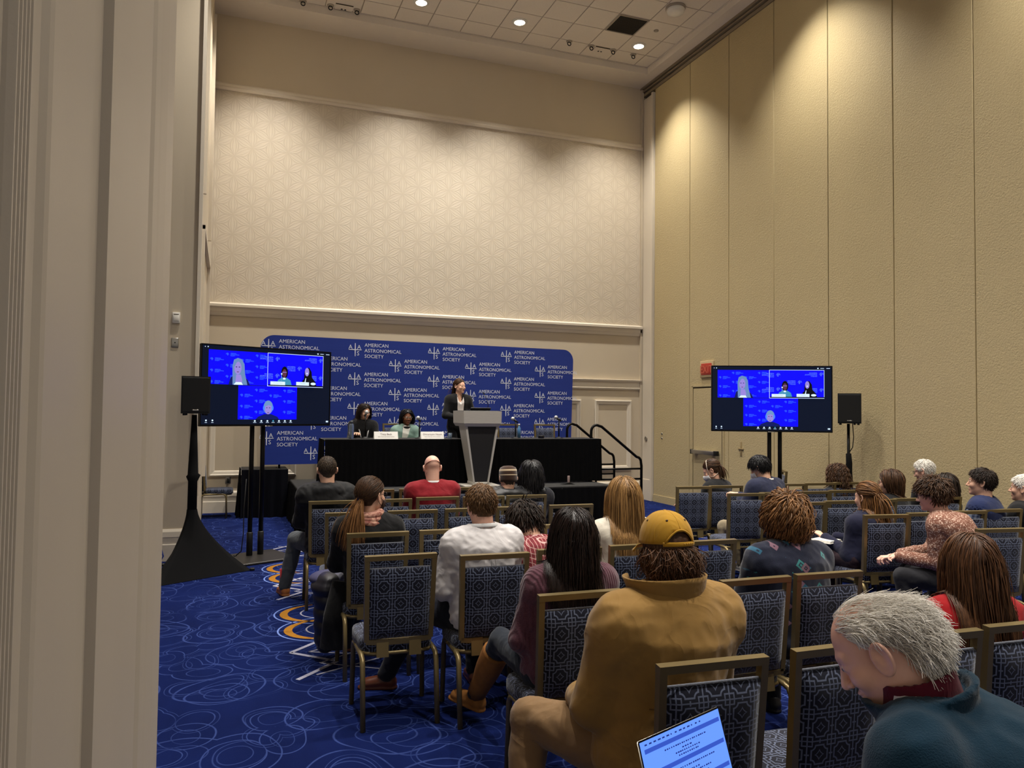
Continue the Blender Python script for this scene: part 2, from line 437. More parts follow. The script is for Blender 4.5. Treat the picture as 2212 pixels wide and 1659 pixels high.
struct('trim_7', tr, M_TRIM, 'cream vertical mouldings along the left wall')
struct('baseboard_left', MB().prism([(9.85, 0), (9.815, 0), (9.815, 0.19), (9.822, 0.20), (9.822, 0.27), (9.815, 0.28), (9.82, 0.34), (9.84, 0.37), (9.85, 0.37)], -4.5, XL, 'x'), M_TRIM)
struct('wall_alcove', MB().box(-4.6, -4.5, 3.4, 10, 0, ZS + .2), M_PLASTER)
for (zz, h, w, lab, nm, mt) in ((2.86, 0.13, 0.085, 'white thermostat on the cream pier', 'thermostat', M_WHITE), (2.565, 0.115, 0.08, 'grey metal switch plate below the thermostat', 'switch_plate', M_STEEL)):
    t = thing(nm, lab, 'thermostat' if nm == 'thermostat' else 'switch', (-0.605 if nm == 'thermostat' else -0.612, 9.85, zz))
    MB().rbox(-w / 2, w / 2, -0.022 if nm == 'thermostat' else -0.008, 0, -h / 2, h / 2, 0.006).build('housing', mt, t)
    if nm == 'thermostat':
        MB().rbox(-w / 2 + 0.012, w / 2 - 0.012, -0.028, -0.02, -h * 0.32, h * 0.2, 0.003).build('cover', M_WHITE, t)
        MB().box(-w / 2 + 0.015, w / 2 - 0.015, -0.0235, -0.02, h * 0.27, h * 0.33).build('vent_slot', M_GAP, t)
    else:
        MB().lathe([(0.008, -0.008), (0.008, -0.013)], 12, axis='y').build('key_slot', M_BLACK, t)
op = thing('power_outlet', 'power outlet on back wall above the baseboard with a black plug', 'outlet', (0.02, YB, 0.56))
MB().rbox(-0.045, 0.045, -0.008, 0, -0.065, 0.065, 0.004).build('plate', M_STEEL, op)
MB().rbox(-0.02, 0.02, -0.05, -0.006, -0.05, 0.03, 0.006).build('plug', M_BLACK, op)

# near left: painted, panelled end of the doorway wall, very close to the camera
A = -0.205
R_ = A - 0.0165
prof = [(-1.0, R_), (0.885, R_)]
for k in range(5):          # fluted casing
    y = 0.885 + 0.015 * k; prof += [(y + 0.001, A - 0.012), (y + 0.004, A - 0.004), (y + 0.008, A - 0.004), (y + 0.012, A - 0.012)]
prof += [(0.962, R_), (1.043, R_), (1.053, A - 0.009), (1.063, A - 0.006), (1.073, A - 0.010), (1.080, R_),
         (1.488, R_), (1.490, A), (2.15, A), (2.16, A - 0.006), (2.20, A - 0.006), (2.22, A + 0.004), (2.30, A + 0.008), (2.34, A + 0.002), (2.38, A + 0.006), (2.50, A + 0.012), (2.78, A + 0.010), (2.84, A + 0.002), (2.85, A - 0.02)]
poly = [(x, y) for y, x in prof] + [(A - 0.6, 2.85), (A - 0.6, -1.0)]
struct('wall_entrance', MB().prism(poly, 0.0, ZS + 0.2, 'z'), plain('doorway_paint', (190, 179, 162), 0.5, var=0.05, nscale=2, bump=0.10, bscale=220, bdist=0.001), 'grey cream panelled doorway wall close at the left')

# ceiling: plaster soffit round a tiled field
cs = MB(); cs.box(-9, XR + 0.3, 13.42, YB + 0.2, ZS, ZS + 0.4); cs.box(7.84, XR + 0.3, -7, 13.42, ZS, ZS + 0.4); cs.box(-9, 7.84, -7, 13.42, ZT + 0.03, ZT + 0.4)
cs.box(-9, 7.825, 13.405, 13.42, ZT - 0.02, ZT + 0.03); cs.box(7.825, 7.84, -7, 13.42, ZT - 0.02, ZT + 0.03)
ceiling = struct('ceiling', cs, M_CEIL, 'tiled ceiling with a plaster border')
MB().box(-9, 7.825, -7, 13.405, ZT + 0.006, ZT + 0.03).build('ceiling_grid', M_TBAR, ceiling)
gx = [7.825] + [7.52 - 0.61 * k for k in range(14)]
gy = [13.405] + [12.955 - 0.61 * k for k in range(9)]
_tc = {}
def tile(w, d):
    k = (round(w, 3), round(d, 3))
    if k not in _tc:
        _tc[k] = MB().rbox(-w / 2, w / 2, -d / 2, d / 2, -0.008, 0.006, 0.004, 1, smooth=False).data('ceiling_tile', M_TILE)
    return _tc[k]
for i in range(len(gx) - 1):
    for j in range(len(gy) - 1):
        x1, x0, y1, y0 = gx[i], gx[i + 1], gy[j], gy[j + 1]
        obj('ceiling_tile', tile(x1 - x0 - 0.014, y1 - y0 - 0.014), ceiling, ((x0 + x1) / 2, (y0 + y1) / 2, ZT))
MB().box(-9, 7.825, -7, gy[-1], ZT - 0.005, ZT + 0.006).build('ceiling_field', M_TILE, ceiling)
MB().box(-9, gx[-1], gy[-1], 13.405, ZT - 0.005, ZT + 0.006).build('ceiling_field', M_TILE, ceiling)
# air grille
gr = thing('air_grille', 'dark square return air grille in the tiled ceiling', 'vent', (6.605, 12.04, ZT - 0.01))
MB().box(-0.285, 0.285, -0.285, 0.285, -0.004, 0).build('backing', plain('grille_dark', (36, 32, 27), 0.7), gr)
fm = MB()
for a, b, c, d in ((-.295, .295, -.295, -.275), (-.295, .295, .275, .295), (-.295, -.275, -.275, .275), (.275, .295, -.275, .275)): fm.box(a, b, c, d, -0.014, 0)
fm.build('frame', M_TBAR, gr)
sl = MB().box(-0.275, 0.275, -0.003, 0.003, -0.010, -0.004).data('slat', plain('grille_slat', (52, 46, 38), 0.6))
for k in range(18): obj('slat', sl, gr, (0, -0.26 + k * 0.0305, 0))
# smoke detector, small sensor
sd = thing('smoke_detector', 'round white smoke detector on the ceiling near the partition', 'detector', (7.094, 11.2, ZT - 0.008))
MB().lathe([(0.17, 0), (0.17, -0.03), (0.12, -0.035)], 28).build('base', M_TBAR, sd)
MB().lathe([(0.15, -0.035), (0.16, -0.05), (0.14, -0.10), (0.05, -0.115), (0.0, -0.115)], 28).build('cap', M_WHITE, sd)
cs_ = thing('ceiling_sensor', 'small flush disc in the ceiling tile beside the grille', 'sensor', (7.204, 12.023, ZT - 0.008))
MB().lathe([(0.045, 0), (0.045, -0.012), (0.02, -0.016), (0, -0.016)], 18).build('disc', M_TBAR, cs_)
# hooks and access plates
for i, (hx, hy) in enumerate(((5.892, 12.98), (6.364, 12.99), (6.828, 12.985), (7.279, 13.002), (1.043, 13.36), (1.503, 13.33), (1.956, 13.318))):
    lab = ['ceiling rigging hook left of the access plate, farthest from the corner', 'ceiling rigging hook touching the left of the access plate', 'ceiling rigging hook touching the right of the access plate', 'ceiling rigging hook nearest the room corner', 'leftmost ceiling rigging hook at the top edge', 'middle of three ceiling rigging hooks at upper left', 'right one of three ceiling rigging hooks at upper left'][i]
    t = thing('rigging_hook', lab, 'hook', (hx, hy, ZT - 0.008), group='rigging hooks in the ceiling')
    MB().lathe([(0.06, 0), (0.06, -0.008), (0.02, -0.014)], 18).build('plate', M_TBAR, t)
    MB().tube([(0, 0.0, -0.01)] + [(0.0 + 0.034 * math.sin(a), 0, -0.05 + 0.034 * math.cos(a)) for a in [2 * math.pi * k / 12 for k in range(13)]], 0.009, 6).build('ring', M_BLACK, t)
for i, (hx, hy) in enumerate(((6.60, 13.07), (1.73, 13.33))):
    t = thing('access_plate', 'square access plate with two holes in the ceiling ' + ('near the corner' if i == 0 else 'at the upper left edge'), 'plate', (hx, hy, ZT - 0.008), group='ceiling access plates')
    MB().rbox(-0.15, 0.15, -0.10, 0.10, -0.012, 0, 0.004, smooth=False).build('plate', M_TILE, t)
    for q in (-0.03, 0.03): MB().lathe([(0.016, -0.012), (0.016, -0.018), (0, -0.018)], 10, (q, 0.04, 0)).build('hole', M_BLACK, t)
    MB().box(-0.15, 0.15, -0.112, -0.1, -0.013, 0).build('edge', M_GAP, t)
# downlights
M_LAMP = emit('lamp_lens', (255, 240, 214), 14.0)
ring_d = MB().lathe([(0.095, -0.02), (0.105, -0.004), (0.135, -0.012), (0.14, -0.002), (0.14, 0.0)], 28, cap=False).data('trim_ring', M_WHITE)
lens_d = MB().lathe([(0.0, -0.018), (0.06, -0.020), (0.098, -0.012)], 28).data('lens', M_LAMP)
names = {(0.55, 12.65): 'lit round downlight in the ceiling above the left of the stage', (2.95, 12.65): 'lit round downlight cut by the top edge of the picture', (4.76, 12.65): 'lit round downlight in the middle of the tiled ceiling', (7.20, 12.65): 'lit round downlight nearest the room corner'}
for (x, y) in DOWNLIGHTS:
    t = thing('ceiling_downlight', names.get((x, y), 'lit round downlight in the ceiling outside the picture'), 'light', (x, y, ZT - 0.008), group='ceiling downlights')
    obj('trim_ring', ring_d, t); obj('lens', lens_d, t)
    ld = bpy.data.lights.new('lamp', 'SPOT'); ld.energy = SPOT_W; ld.color = SPOT_COL; ld.spot_size = math.radians(97); ld.spot_blend = 0.9; ld.shadow_soft_size = 0.09
    lo = bpy.data.objects.new('lamp', ld); COL.objects.link(lo); lo.parent = t; lo.location = (0, 0, -0.03)
# ================================================================== stage and equipment
M_SKIRT = plain('black_skirt_cloth', (7, 7, 8), 0.95, spec=0.1, var=0.4, nscale=7)
M_DECK = plain('stage_deck', (38, 37, 36), 0.7, var=0.2, nscale=8, bump=0.1, bscale=120)

def pleats(mb, p0, p1, z0, z1, amp=0.012, pitch=0.07, n_out=None, drop=5, seed=0):
    """a pleated cloth skirt hung from p0 to p1, bulging towards n_out"""
    rnd = random.Random(seed)
    a, b = Vector((p0[0], p0[1], 0)), Vector((p1[0], p1[1], 0)); L = (b - a).length; t = (b - a) / L; nn = Vector(n_out)
    n = max(4, int(L / pitch * 4)); ph = 0; vs = []
    cols = []
    for i in range(n + 1):
        ph += rnd.uniform(0.7, 1.3) * math.pi / 2
        cols.append((i / n, math.sin(ph), rnd.uniform(0.6, 1.4)))
    for j in range(drop + 1):
        w = j / drop; z = z1 + (z0 - z1) * w
        for (u, s, k) in cols:
            vs.append(tuple(a + t * (u * L) + nn * (0.006 + amp * (0.35 + 0.9 * w) * (s * k + 0.6)) + Vector((0, 0, z))))
    m = n + 1; fs = [(j * m + i, j * m + i + 1, (j + 1) * m + i + 1, (j + 1) * m + i) for j in range(drop) for i in range(n)]
    mb.add(vs, fs, 0, True); return mb

SZ = 0.60
stage = thing('stage_platform', 'low black skirted stage platform under the tables', 'stage', (0, 0, 0))
MB().rbox(1.0, 5.95, 11.30, 13.45, SZ - 0.06, SZ, 0.01, 1, smooth=False).build('deck', M_DECK, stage)
k = MB(); pleats(k, (1.0, 11.30), (5.95, 11.30), 0.01, SZ - 0.03, 0.03, 0.12, (0, -1, 0), seed=1); k.build('skirt_front', M_SKIRT, stage)
k = MB(); pleats(k, (1.0, 13.45), (1.0, 11.30), 0.01, SZ - 0.03, 0.03, 0.12, (-1, 0, 0), seed=2); k.build('skirt_side', M_SKIRT, stage)
k = MB(); pleats(k, (5.95, 11.30), (5.95, 12.1), 0.01, SZ - 0.03, 0.03, 0.12, (1, 0, 0), seed=3); k.build('skirt_side', M_SKIRT, stage)
for lx in (1.1, 2.7, 4.3, 5.85):
    for ly in (11.45, 13.3): MB().tube([(lx, ly, 0), (lx, ly, SZ - 0.06)], 0.025).build('leg', M_BLACKMETAL, stage)
MB().rbox(1.03, 5.92, 11.31, 11.33, SZ - 0.06, SZ + 0.002, 0.004, 1, smooth=False).build('deck_edge', M_BLACKMETAL, stage)

# draped box at the wall, left of the stage
dt = thing('draped_table', 'black draped table against the back wall left of the stage', 'table', (0, 0, 0))
MB().rbox(0.22, 0.96, 13.30, 13.98, 0.76, 0.79, 0.012).build('table_top', M_BLACKCLOTH, dt)
k = MB(); pleats(k, (0.22, 13.98), (0.22, 13.30), 0.0, 0.785, 0.035, 0.16, (-1, 0, 0), seed=4); pleats(k, (0.22, 13.30), (0.96, 13.30), 0.0, 0.785, 0.035, 0.16, (0, -1, 0), seed=5); k.build('drape', plain('navy_black_drape', (9, 10, 17), 0.95, spec=0.1, var=0.3, nscale=9), dt)

# steps at the right of the stage
st = thing('stage_steps', 'black steps leading up to the right end of the stage', 'steps', (0, 0, 0))
for i in range(3):
    x0 = 5.98 + 0.28 * i; z = SZ - 0.15 - 0.15 * i
    MB().rbox(x0, x0 + 0.29, 12.05, 13.05, z - 0.035, z, 0.006, 1, smooth=False).build('tread', M_DECK, st)
    MB().box(x0 + 0.26, x0 + 0.275, 12.06, 13.04, max(0, z - 0.16), z - 0.035).build('riser', M_BLACKMETAL, st)
for y in (12.05, 13.03): MB().prism([(5.99, 0.0), (6.82, 0.0), (6.82, 0.11), (5.99, SZ - 0.2)], y, y + 0.02, 'y').build('side_frame', M_BLACKMETAL, st)
for yy, lab, dx in ((12.0, 'black tubular stair railing nearer the camera, right of the stage', 0.0), (13.12, 'black tubular stair railing farther back, right of the stage', 0.0)):
    g = thing('stair_railing', lab, 'railing', (5.93 if yy < 12.5 else 5.98, yy, 0), group='stair railings of the stage')
    r = 0.024
    path = [(0, 0, SZ), (0, 0, 1.40)] + [(0.0 + 0.10 - 0.10 * math.cos(a), 0, 1.45 + 0.12 * math.sin(a)) for a in [math.pi * q / 16 for q in range(1, 11)]]
    path += [(0.20, 0, 1.545), (0.90, 0, 1.01)] + [(0.90 + 0.10 * math.sin(a) * 0.9, 0, 0.91 + 0.10 * math.cos(a)) for a in [math.pi / 2 * q / 6 for q in range(2, 7)]] + [(1.0, 0, 0.85), (1.0, 0, 0.0)]
    MB().tube(path, r, 10).build('handrail', M_BLACKMETAL, g)
    for z in (0.80, 0.62):
        MB().tube([(0.08, 0, z), (0.99, 0, z)], 0.018, 8).build('cross_bar', M_BLACKMETAL, g)
    MB().tube([(0.10, 0, 0.36), (0.10, 0, 0.86)], 0.018, 8).build('post', M_BLACKMETAL, g)
    MB().lathe([(0.05, 0), (0.05, 0.008), (0.03, 0.012)], 14, (1.0, 0, 0)).build('foot', M_BLACKMETAL, g)

# ---- blue backdrop
def backdrop_mat():
    m = M('blue_backdrop_fabric'); m.set(0.75, 0, 0.25, 0.2)
    v = m.coord(); n = m.noise(v, 0.8, 2); w = m.noise(v, 5, 3, stretch=(0.3, 1, 2.0))
    m.color(m.mix(n.outputs[0], srgb(18, 42, 124), srgb(23, 51, 145)))
    m.bump(w.outputs[0], 0.12, 0.02); return m.m
M_LOGO = plain('white_logo_print', (214, 220, 238), 0.6, var=0.03)
bd = thing('backdrop', 'blue fabric backdrop printed with rows of white society logos', 'backdrop', (0.48, 13.35, 0), math.atan2(0.5, 5.94))
BW, BZ0, BZ1, BR = 5.975, 0.86, 3.03, 0.22
outl = []
for cx, cz, a0 in ((BW - BR, BZ1 - BR, 0), (BR, BZ1 - BR, 90), ):
    outl += [(cx + BR * math.cos(math.radians(a0 + 9 * i)), cz + BR * math.sin(math.radians(a0 + 9 * i))) for i in range(11)]
outl += [(0.04, BZ0 + 0.05), (0.09, BZ0), (BW - 0.09, BZ0), (BW - 0.04, BZ0 + 0.05)]
MB().prism(outl, 0.0, 0.05, 'y').build('fabric', backdrop_mat(), bd)
bmk = MB()
for x in (0.35, 2.0, 4.0, 5.6): bmk.tube([(x, 0.08, 0.02 if x > 0.5 else 0.80), (x, 0.08, 2.9)], 0.018, 8); bmk.box(x - 0.02, x + 0.02, -0.12 if x > 5.5 else 0.02, 0.3, 0.0 if x > 5.5 else 0.78, 0.02 if x > 5.5 else 0.80)
bmk.build('support_frame', M_BLACKMETAL, bd)
def logo_mesh():
    mb = MB()
    def put(body, size, x, z):
        tv, tf = text_mesh(body, size); mb.add([(x + a, 0, z + b) for a, b in tv], tf)
    put('A', 0.105, -0.118, 0.012); put('A', 0.105, 0.034, 0.012); put('S', 0.105, 0.028, -0.098)
    for (pts) in (((-0.006, 0.115), (0.006, 0.115), (0.009, 0), (0.006, -0.115), (-0.006, -0.115), (-0.009, 0)), ((-0.115, 0.005), (0, 0.008), (0.115, 0.005), (0.115, -0.005), (0, -0.008), (-0.115, -0.005))):
        mb.add([(x, -0.0004, z) for x, z in pts], [tuple(range(6))])
    for i, w in enumerate(('AMERICAN', 'ASTRONOMICAL', 'SOCIETY')): put(w, 0.088, 0.165, 0.060 - 0.098 * i)
    return mb.data('logo', M_LOGO, fix=False)
LM = logo_mesh()
for kx in range(-1, 9):
    for kz in range(-1, 5):
        u = 0.125 + 0.73 * kx; z = 2.845 - 0.515 * kz - (0.258 if kx % 2 else 0)
        if 0.10 < u < 5.35 and 0.95 < z < 2.95: obj('logo', LM, bd, (u, -0.0015, z))

# ---- skirted tables, lectern
for i, (x0, x1, lab) in enumerate(((1.38, 3.60, 'long black skirted table seating the two panelists on stage'), (3.86, 6.04, 'empty long black skirted table right of the lectern'))):
    t = thing('skirted_table', lab, 'table', (0, 0, SZ), group='skirted tables on the stage')
    MB().rbox(x0, x1, 11.86, 12.48, 0.705, 0.74, 0.012).build('table_top', M_BLACKCLOTH, t)
    k = MB(); pleats(k, (x0, 11.86), (x1, 11.86), 0.02, 0.735, 0.014, 0.085, (0, -1, 0), seed=10 + i); k.build('skirt', M_SKIRT, t)
    k = MB(); pleats(k, (x0, 12.48), (x0, 11.86), 0.02, 0.735, 0.022, 0.055, (-1, 0, 0), seed=20 + i); pleats(k, (x1, 11.86), (x1, 12.48), 0.02, 0.735, 0.022, 0.055, (1, 0, 0), seed=30 + i); k.build('skirt_side', M_SKIRT, t)
    for lx in (x0 + 0.15, x1 - 0.15):
        for ly in (11.98, 12.36): MB().tube([(lx, ly, 0), (lx, ly, 0.705)], 0.016).build('leg', M_BLACKMETAL, t)

le = thing('lectern', 'tapered grey lectern with dark front panel between the two tables', 'lectern', (3.76, 11.60, SZ))
M_GREY = plain('lectern_grey', (176, 171, 162), 0.5, 0.0, var=0.1, nscale=12, stretch=(1, 6, 12))
M_DARKP = plain('lectern_dark_panel', (26, 25, 25), 0.5, var=0.2, nscale=30, stretch=(8, 8, 0.6))
def taper(mb, x0, x1, y0, y1, z0, X0, X1, Y0, Y1, z1, mi=0):
    vs = [(x0, y0, z0), (x1, y0, z0), (x1, y1, z0), (x0, y1, z0), (X0, Y0, z1), (X1, Y0, z1), (X1, Y1, z1), (X0, Y1, z1)]
    mb.add(vs, [(3, 2, 1, 0), (4, 5, 6, 7), (0, 1, 5, 4), (1, 2, 6, 5), (2, 3, 7, 6), (3, 0, 4, 7)], mi); return mb
MB().rbox(-0.29, 0.29, -0.19, 0.30, 0.0, 0.03, 0.006, 1, smooth=False).build('base', M_GREY, le)
MB().rbox(-0.14, 0.14, -0.11, 0.18, 0.03, 0.075, 0.006, 1, smooth=False).build('plinth', M_GREY, le)
taper(MB(), -0.105, 0.105, -0.09, 0.16, 0.075, -0.24, 0.24, -0.10, 0.22, 0.955).build('front_panel', M_DARKP, le)
for s in (-1, 1):
    taper(MB(), *sorted((s * 0.105, s * 0.13)), -0.115, 0.17, 0.075, *sorted((s * 0.24, s * 0.275)), -0.125, 0.24, 0.955).build('side_post', M_GREY, le)
hd = MB(); taper(hd, -0.285, 0.285, -0.14, 0.40, 0.95, -0.31, 0.31, -0.16, 0.44, 1.00); taper(hd, -0.31, 0.31, -0.16, 0.44, 1.00, -0.315, 0.315, -0.16, 0.44, 1.195); hd.build('head', M_GREY, le)
MB().rbox(-0.29, 0.29, -0.10, 0.42, 1.185, 1.20, 0.004, 1, smooth=False).build('reading_top', M_DARKP, le)
lap = thing('laptop', 'dark open laptop lid standing on the lectern', 'laptop', (3.80, 11.78, SZ + 1.20))
MB().rbox(-0.17, 0.17, -0.06, 0.17, 0.0, 0.018, 0.005).build('base', M_BLACK, lap)
lid = MB().rbox(-0.17, 0.17, -0.006, 0.006, 0, 0.055, 0.004); lid_o = lid.build('lid', plain('laptop_grey', (60, 60, 66), 0.4, 0.4), lap, (0, -0.075, 0.012)); lid_o.rotation_euler = (0.9, 0, 0)

# lectern microphone on a gooseneck
gm = thing('gooseneck_microphone', 'thin black gooseneck microphone rising from the lectern', 'microphone', (3.98, 11.85, SZ + 1.2))
MB().lathe([(0.025, 0), (0.025, 0.01), (0.01, 0.02)], 12).build('base', M_BLACK, gm)
MB().tube([(0, 0, 0.01), (0, 0, 0.10), (-0.02, 0.02, 0.2), (-0.05, 0.05, 0.27)], 0.005, 6).build('stem', M_BLACK, gm)
MB().tube([(-0.05, 0.05, 0.27), (-0.065, 0.065, 0.30)], [0.010, 0.012], 8).build('capsule', M_BLACK, gm)

# desk microphones
M_GRILLE = plain('mic_grille', (190, 190, 188), 0.4, 0.4, var=0.3, nscale=300)
for (bx, by, tz, dx, lab) in ((2.05, 12.22, 0.425, 0.025, 'desk microphone in front of the panelist in black'), (2.90, 12.10, 0.342, -0.03, 'desk microphone beside the panelist in the pale green jacket'), (4.56, 12.10, 0.34, -0.07, 'desk microphone on the empty table nearer the lectern'), (5.36, 12.10, 0.37, -0.075, 'desk microphone at the right end of the empty table')):
    t = thing('desk_microphone', lab, 'microphone', (bx, by, SZ + 0.74), group='desk microphones on the stage tables')
    MB().lathe([(0.075, 0), (0.075, 0.010), (0.03, 0.018), (0.015, 0.03)], 20).build('base', M_BLACK, t)
    MB().tube([(0, 0, 0.02), (0, 0, tz - 0.06)], 0.011, 8).build('stand', M_BLACKMETAL, t)
    MB().tube([(-dx * 0.6, 0, tz - 0.075), (dx * 0.35, 0.005, tz - 0.03)], [0.012, 0.02], 10).build('body', M_BLACK, t)
    MB().lathe([(0, -0.034), (0.022, -0.026), (0.032, -0.005), (0.032, 0.010), (0.021, 0.028), (0, 0.034)], 12, (dx * 0.7, 0.008, tz - 0.012)).build('grille', M_GRILLE, t)

# name cards
def card(x0, x1, lab, l1, l2, c1):
    t = thing('name_card', lab, 'sign', ((x0 + x1) / 2, 11.95, SZ + 0.74), 0, 'white name cards on the panel table')
    w = (x1 - x0) / 2
    MB().prism([(-0.04, 0), (0.05, 0), (0.004, 0.115), (-0.002, 0.115)], -w, w, 'x').build('card', plain('white_card', (236, 234, 228), 0.6, var=0.02), t)
    lm = plain('card_ink', c1, 0.7)
    for body, sz, z in ((l1, 0.040, 0.062), (l2, 0.019, 0.030)):
        tv, tf = text_mesh(body, sz, 'CENTER')
        MB().add([(a, -0.0415 + (z + b) * 0.33 - 0.0015, z + b) for a, b in tv], tf).build('lettering', lm, t)
card(2.14, 2.515, 'white name card in front of the panelists, left one', 'Tracy Beck', 'Space Telescope Science Institute', (90, 60, 60))
card(2.885, 3.262, 'white name card right of the panelists near the lectern', 'Omnarayani Nayak', 'Space Telescope Science Institute', (130, 110, 110))
# bottle on the panel table
bo = thing('water_bottle', 'clear tall water bottle on the panel table at its left end', 'bottle', (1.80, 12.02, SZ + 0.74))
gl = M('clear_plastic'); gl.set(0.08, 0, 0.5); gl.color(srgb(190, 205, 220)); gl.b.inputs['Transmission Weight'].default_value = 0.85; gl.b.inputs['IOR'].default_value = 1.2
MB().lathe([(0.036, 0), (0.038, 0.02), (0.038, 0.21), (0.03, 0.23), (0.022, 0.24)], 18).build('body', gl.m, bo)
MB().lathe([(0.026, 0.238), (0.026, 0.275), (0.018, 0.28)], 16).build('cap', plain('bottle_cap', (70, 74, 80), 0.4), bo)
gb = thing('drinking_glass', 'small clear glass at the right end of the panel table', 'glass', (3.40, 12.05, SZ + 0.74))
MB().lathe([(0.03, 0), (0.034, 0.09), (0.031, 0.09), (0.028, 0.006), (0, 0.006)], 16, cap=False).build('wall', gl.m, gb); MB().lathe([(0.0, 0.004), (0.028, 0.004), (0.031, 0.055), (0, 0.056)], 14).build('water', gl.m, gb)
# dark tin on the table, speaker case under it
tn = thing('round_tin', 'low dark round tin on the empty table beside a microphone', 'tin', (5.02, 12.08, SZ + 0.74)); MB().lathe([(0.05, 0), (0.05, 0.035)], 18).build('body', plain('tin_dark', (20, 22, 40), 0.4, 0.3), tn); MB().lathe([(0.053, 0.03), (0.053, 0.045), (0.045, 0.05)], 18).build('lid', M_BLACK, tn)
bt = thing('blue_bottle', 'light blue slim bottle behind a microphone on the empty table', 'bottle', (4.70, 12.3, SZ + 0.74)); MB().lathe([(0.028, 0), (0.028, 0.16), (0.013, 0.2), (0.013, 0.22)], 14).build('body', plain('light_blue_plastic', (90, 140, 190), 0.3), bt); MB().lathe([(0.016, 0.215), (0.016, 0.24)], 12).build('cap', M_WHITE, bt)

# ---- screens
SCR = [emit('screen_dark', (3, 12, 32), 1.0), emit('screen_blue', (4, 0, 246), 1.0), emit('screen_logo', (70, 130, 250), 0.9), emit('screen_face', (150, 132, 215), 0.85), emit('screen_hair', (105, 140, 190), 0.8),
       emit('screen_navy', (8, 22, 90), 0.9), emit('screen_white', (205, 225, 250), 1.0), emit('screen_teal', (60, 140, 175), 0.9), emit('screen_black', (2, 3, 8), 1.0), emit('screen_brown', (95, 50, 75), 0.8), emit('screen_grey', (110, 150, 200), 0.8)]
def screen_image(W, Hh):
    mb = MB(); lay = [0]
    def P(u, v): return ((u - 0.5) * W, -0.0006 * lay[0], (0.5 - v) * Hh)
    def poly(pts, mi): lay[0] += 0.25; mb.add([P(*p) for p in pts], [tuple(range(len(pts)))], mi)
    def rect(u0, v0, u1, v1, mi): poly([(u0, v1), (u1, v1), (u1, v0), (u0, v0)], mi)
    AR = W / Hh
    def ell(u, v, ru, rv, mi, a0=0, a1=360, n=20): poly([(u + ru * math.cos(math.radians(a0 + (a1 - a0) * i / n)), v - rv * AR * math.sin(math.radians(a0 + (a1 - a0) * i / n))) for i in range(n + (0 if a1 - a0 == 360 else 1))], mi)
    def text(body, u, v, size, mi, mirror=False, al='LEFT'):
        tv, tf = text_mesh(body, size, al, mirror); lay[0] += 0.1
        o = P(u, v); mb.add([(o[0] + a, o[1], o[2] + b) for a, b in tv], [f if not mirror else f[::-1] for f in tf], mi)
    def mini(u, v, s, mi=2, mirror=False):
        sg = -1 if mirror else 1
        for b, du, dv in (('A', -0.010, 0), ('A', 0.002, 0), ('S', 0.002, 0.017)): text(b, u + sg * du * s, v + dv * s, 0.016 * s * W / 1.6, mi, mirror)
        rect(u - 0.012 * s, v + 0.0025 * s, u + 0.012 * s, v + 0.004 * s, mi); rect(u - 0.0008 * s, v - 0.017 * s, u + 0.0008 * s, v + 0.02 * s, mi)
        for i, w in enumerate(('AMERICAN', 'ASTRONOMICAL', 'SOCIETY')): text(w, u + sg * 0.022 * s, v - 0.004 * s + 0.0155 * s * i, 0.0135 * s * W / 1.6, mi, mirror)
    rect(0, 0, 1, 1, 0)
    rect(0.044, 0.055, 0.486, 0.49, 1); rect(0.263, 0.497, 0.723, 0.936, 1); rect(0.482, 0.05, 0.942, 0.495, 6); rect(0.485, 0.056, 0.939, 0.489, 1)
    for kx in range(4):
        for kz in range(4):
            u = 0.066 + 0.11 * kx; v = 0.10 + 0.143 * kz + (0.07 if kx % 2 == 0 else 0)
            if v < 0.47 and u < 0.44 and not (0.19 < u < 0.28 and v > 0.2): mini(u, v, 1.0)
            u += 0.222; v += 0.45
            if v < 0.92 and u < 0.68 and not (0.42 < u < 0.53 and v > 0.68): mini(u, v, 1.0)
    # speaker with long hair
    poly([(0.185, 0.49), (0.20, 0.40), (0.225, 0.37), (0.29, 0.37), (0.325, 0.42), (0.345, 0.49)], 5)
    poly([(0.215, 0.49), (0.212, 0.25), (0.222, 0.17), (0.25, 0.145), (0.28, 0.16), (0.30, 0.22), (0.305, 0.34), (0.325, 0.49)], 4)
    poly([(0.235, 0.49), (0.24, 0.36), (0.275, 0.36), (0.285, 0.42), (0.285, 0.49)], 3); poly([(0.222, 0.49), (0.24, 0.455), (0.28, 0.455), (0.292, 0.49)], 6)
    ell(0.252, 0.275, 0.0265, 0.046, 3); poly([(0.225, 0.27), (0.228, 0.19), (0.25, 0.165), (0.262, 0.175), (0.24, 0.21)], 4)
    for s in (-1, 1): ell(0.252 + 0.011 * s, 0.262, 0.006, 0.003, 5)
    ell(0.252, 0.325, 0.009, 0.0025, 9)
    # two panelists, mirrored view
    for (u, v, s, m) in ((0.555, 0.125, 1.6, 1), (0.915, 0.115, 1.6, 1), (0.735, 0.24, 1.6, 1), (0.555, 0.35, 1.6, 1), (0.915, 0.36, 1.6, 1)): mini(u, v, s, 10, True)
    poly([(0.55, 0.48), (0.56, 0.41), (0.59, 0.375), (0.63, 0.375), (0.66, 0.41), (0.672, 0.48)], 7)
    ell(0.612, 0.305, 0.027, 0.045, 8); ell(0.611, 0.315, 0.017, 0.030, 9); rect(0.60, 0.375, 0.62, 0.40, 6); rect(0.594, 0.298, 0.628, 0.306, 3)
    poly([(0.745, 0.48), (0.76, 0.40), (0.79, 0.36), (0.84, 0.36), (0.87, 0.42), (0.88, 0.48)], 8)
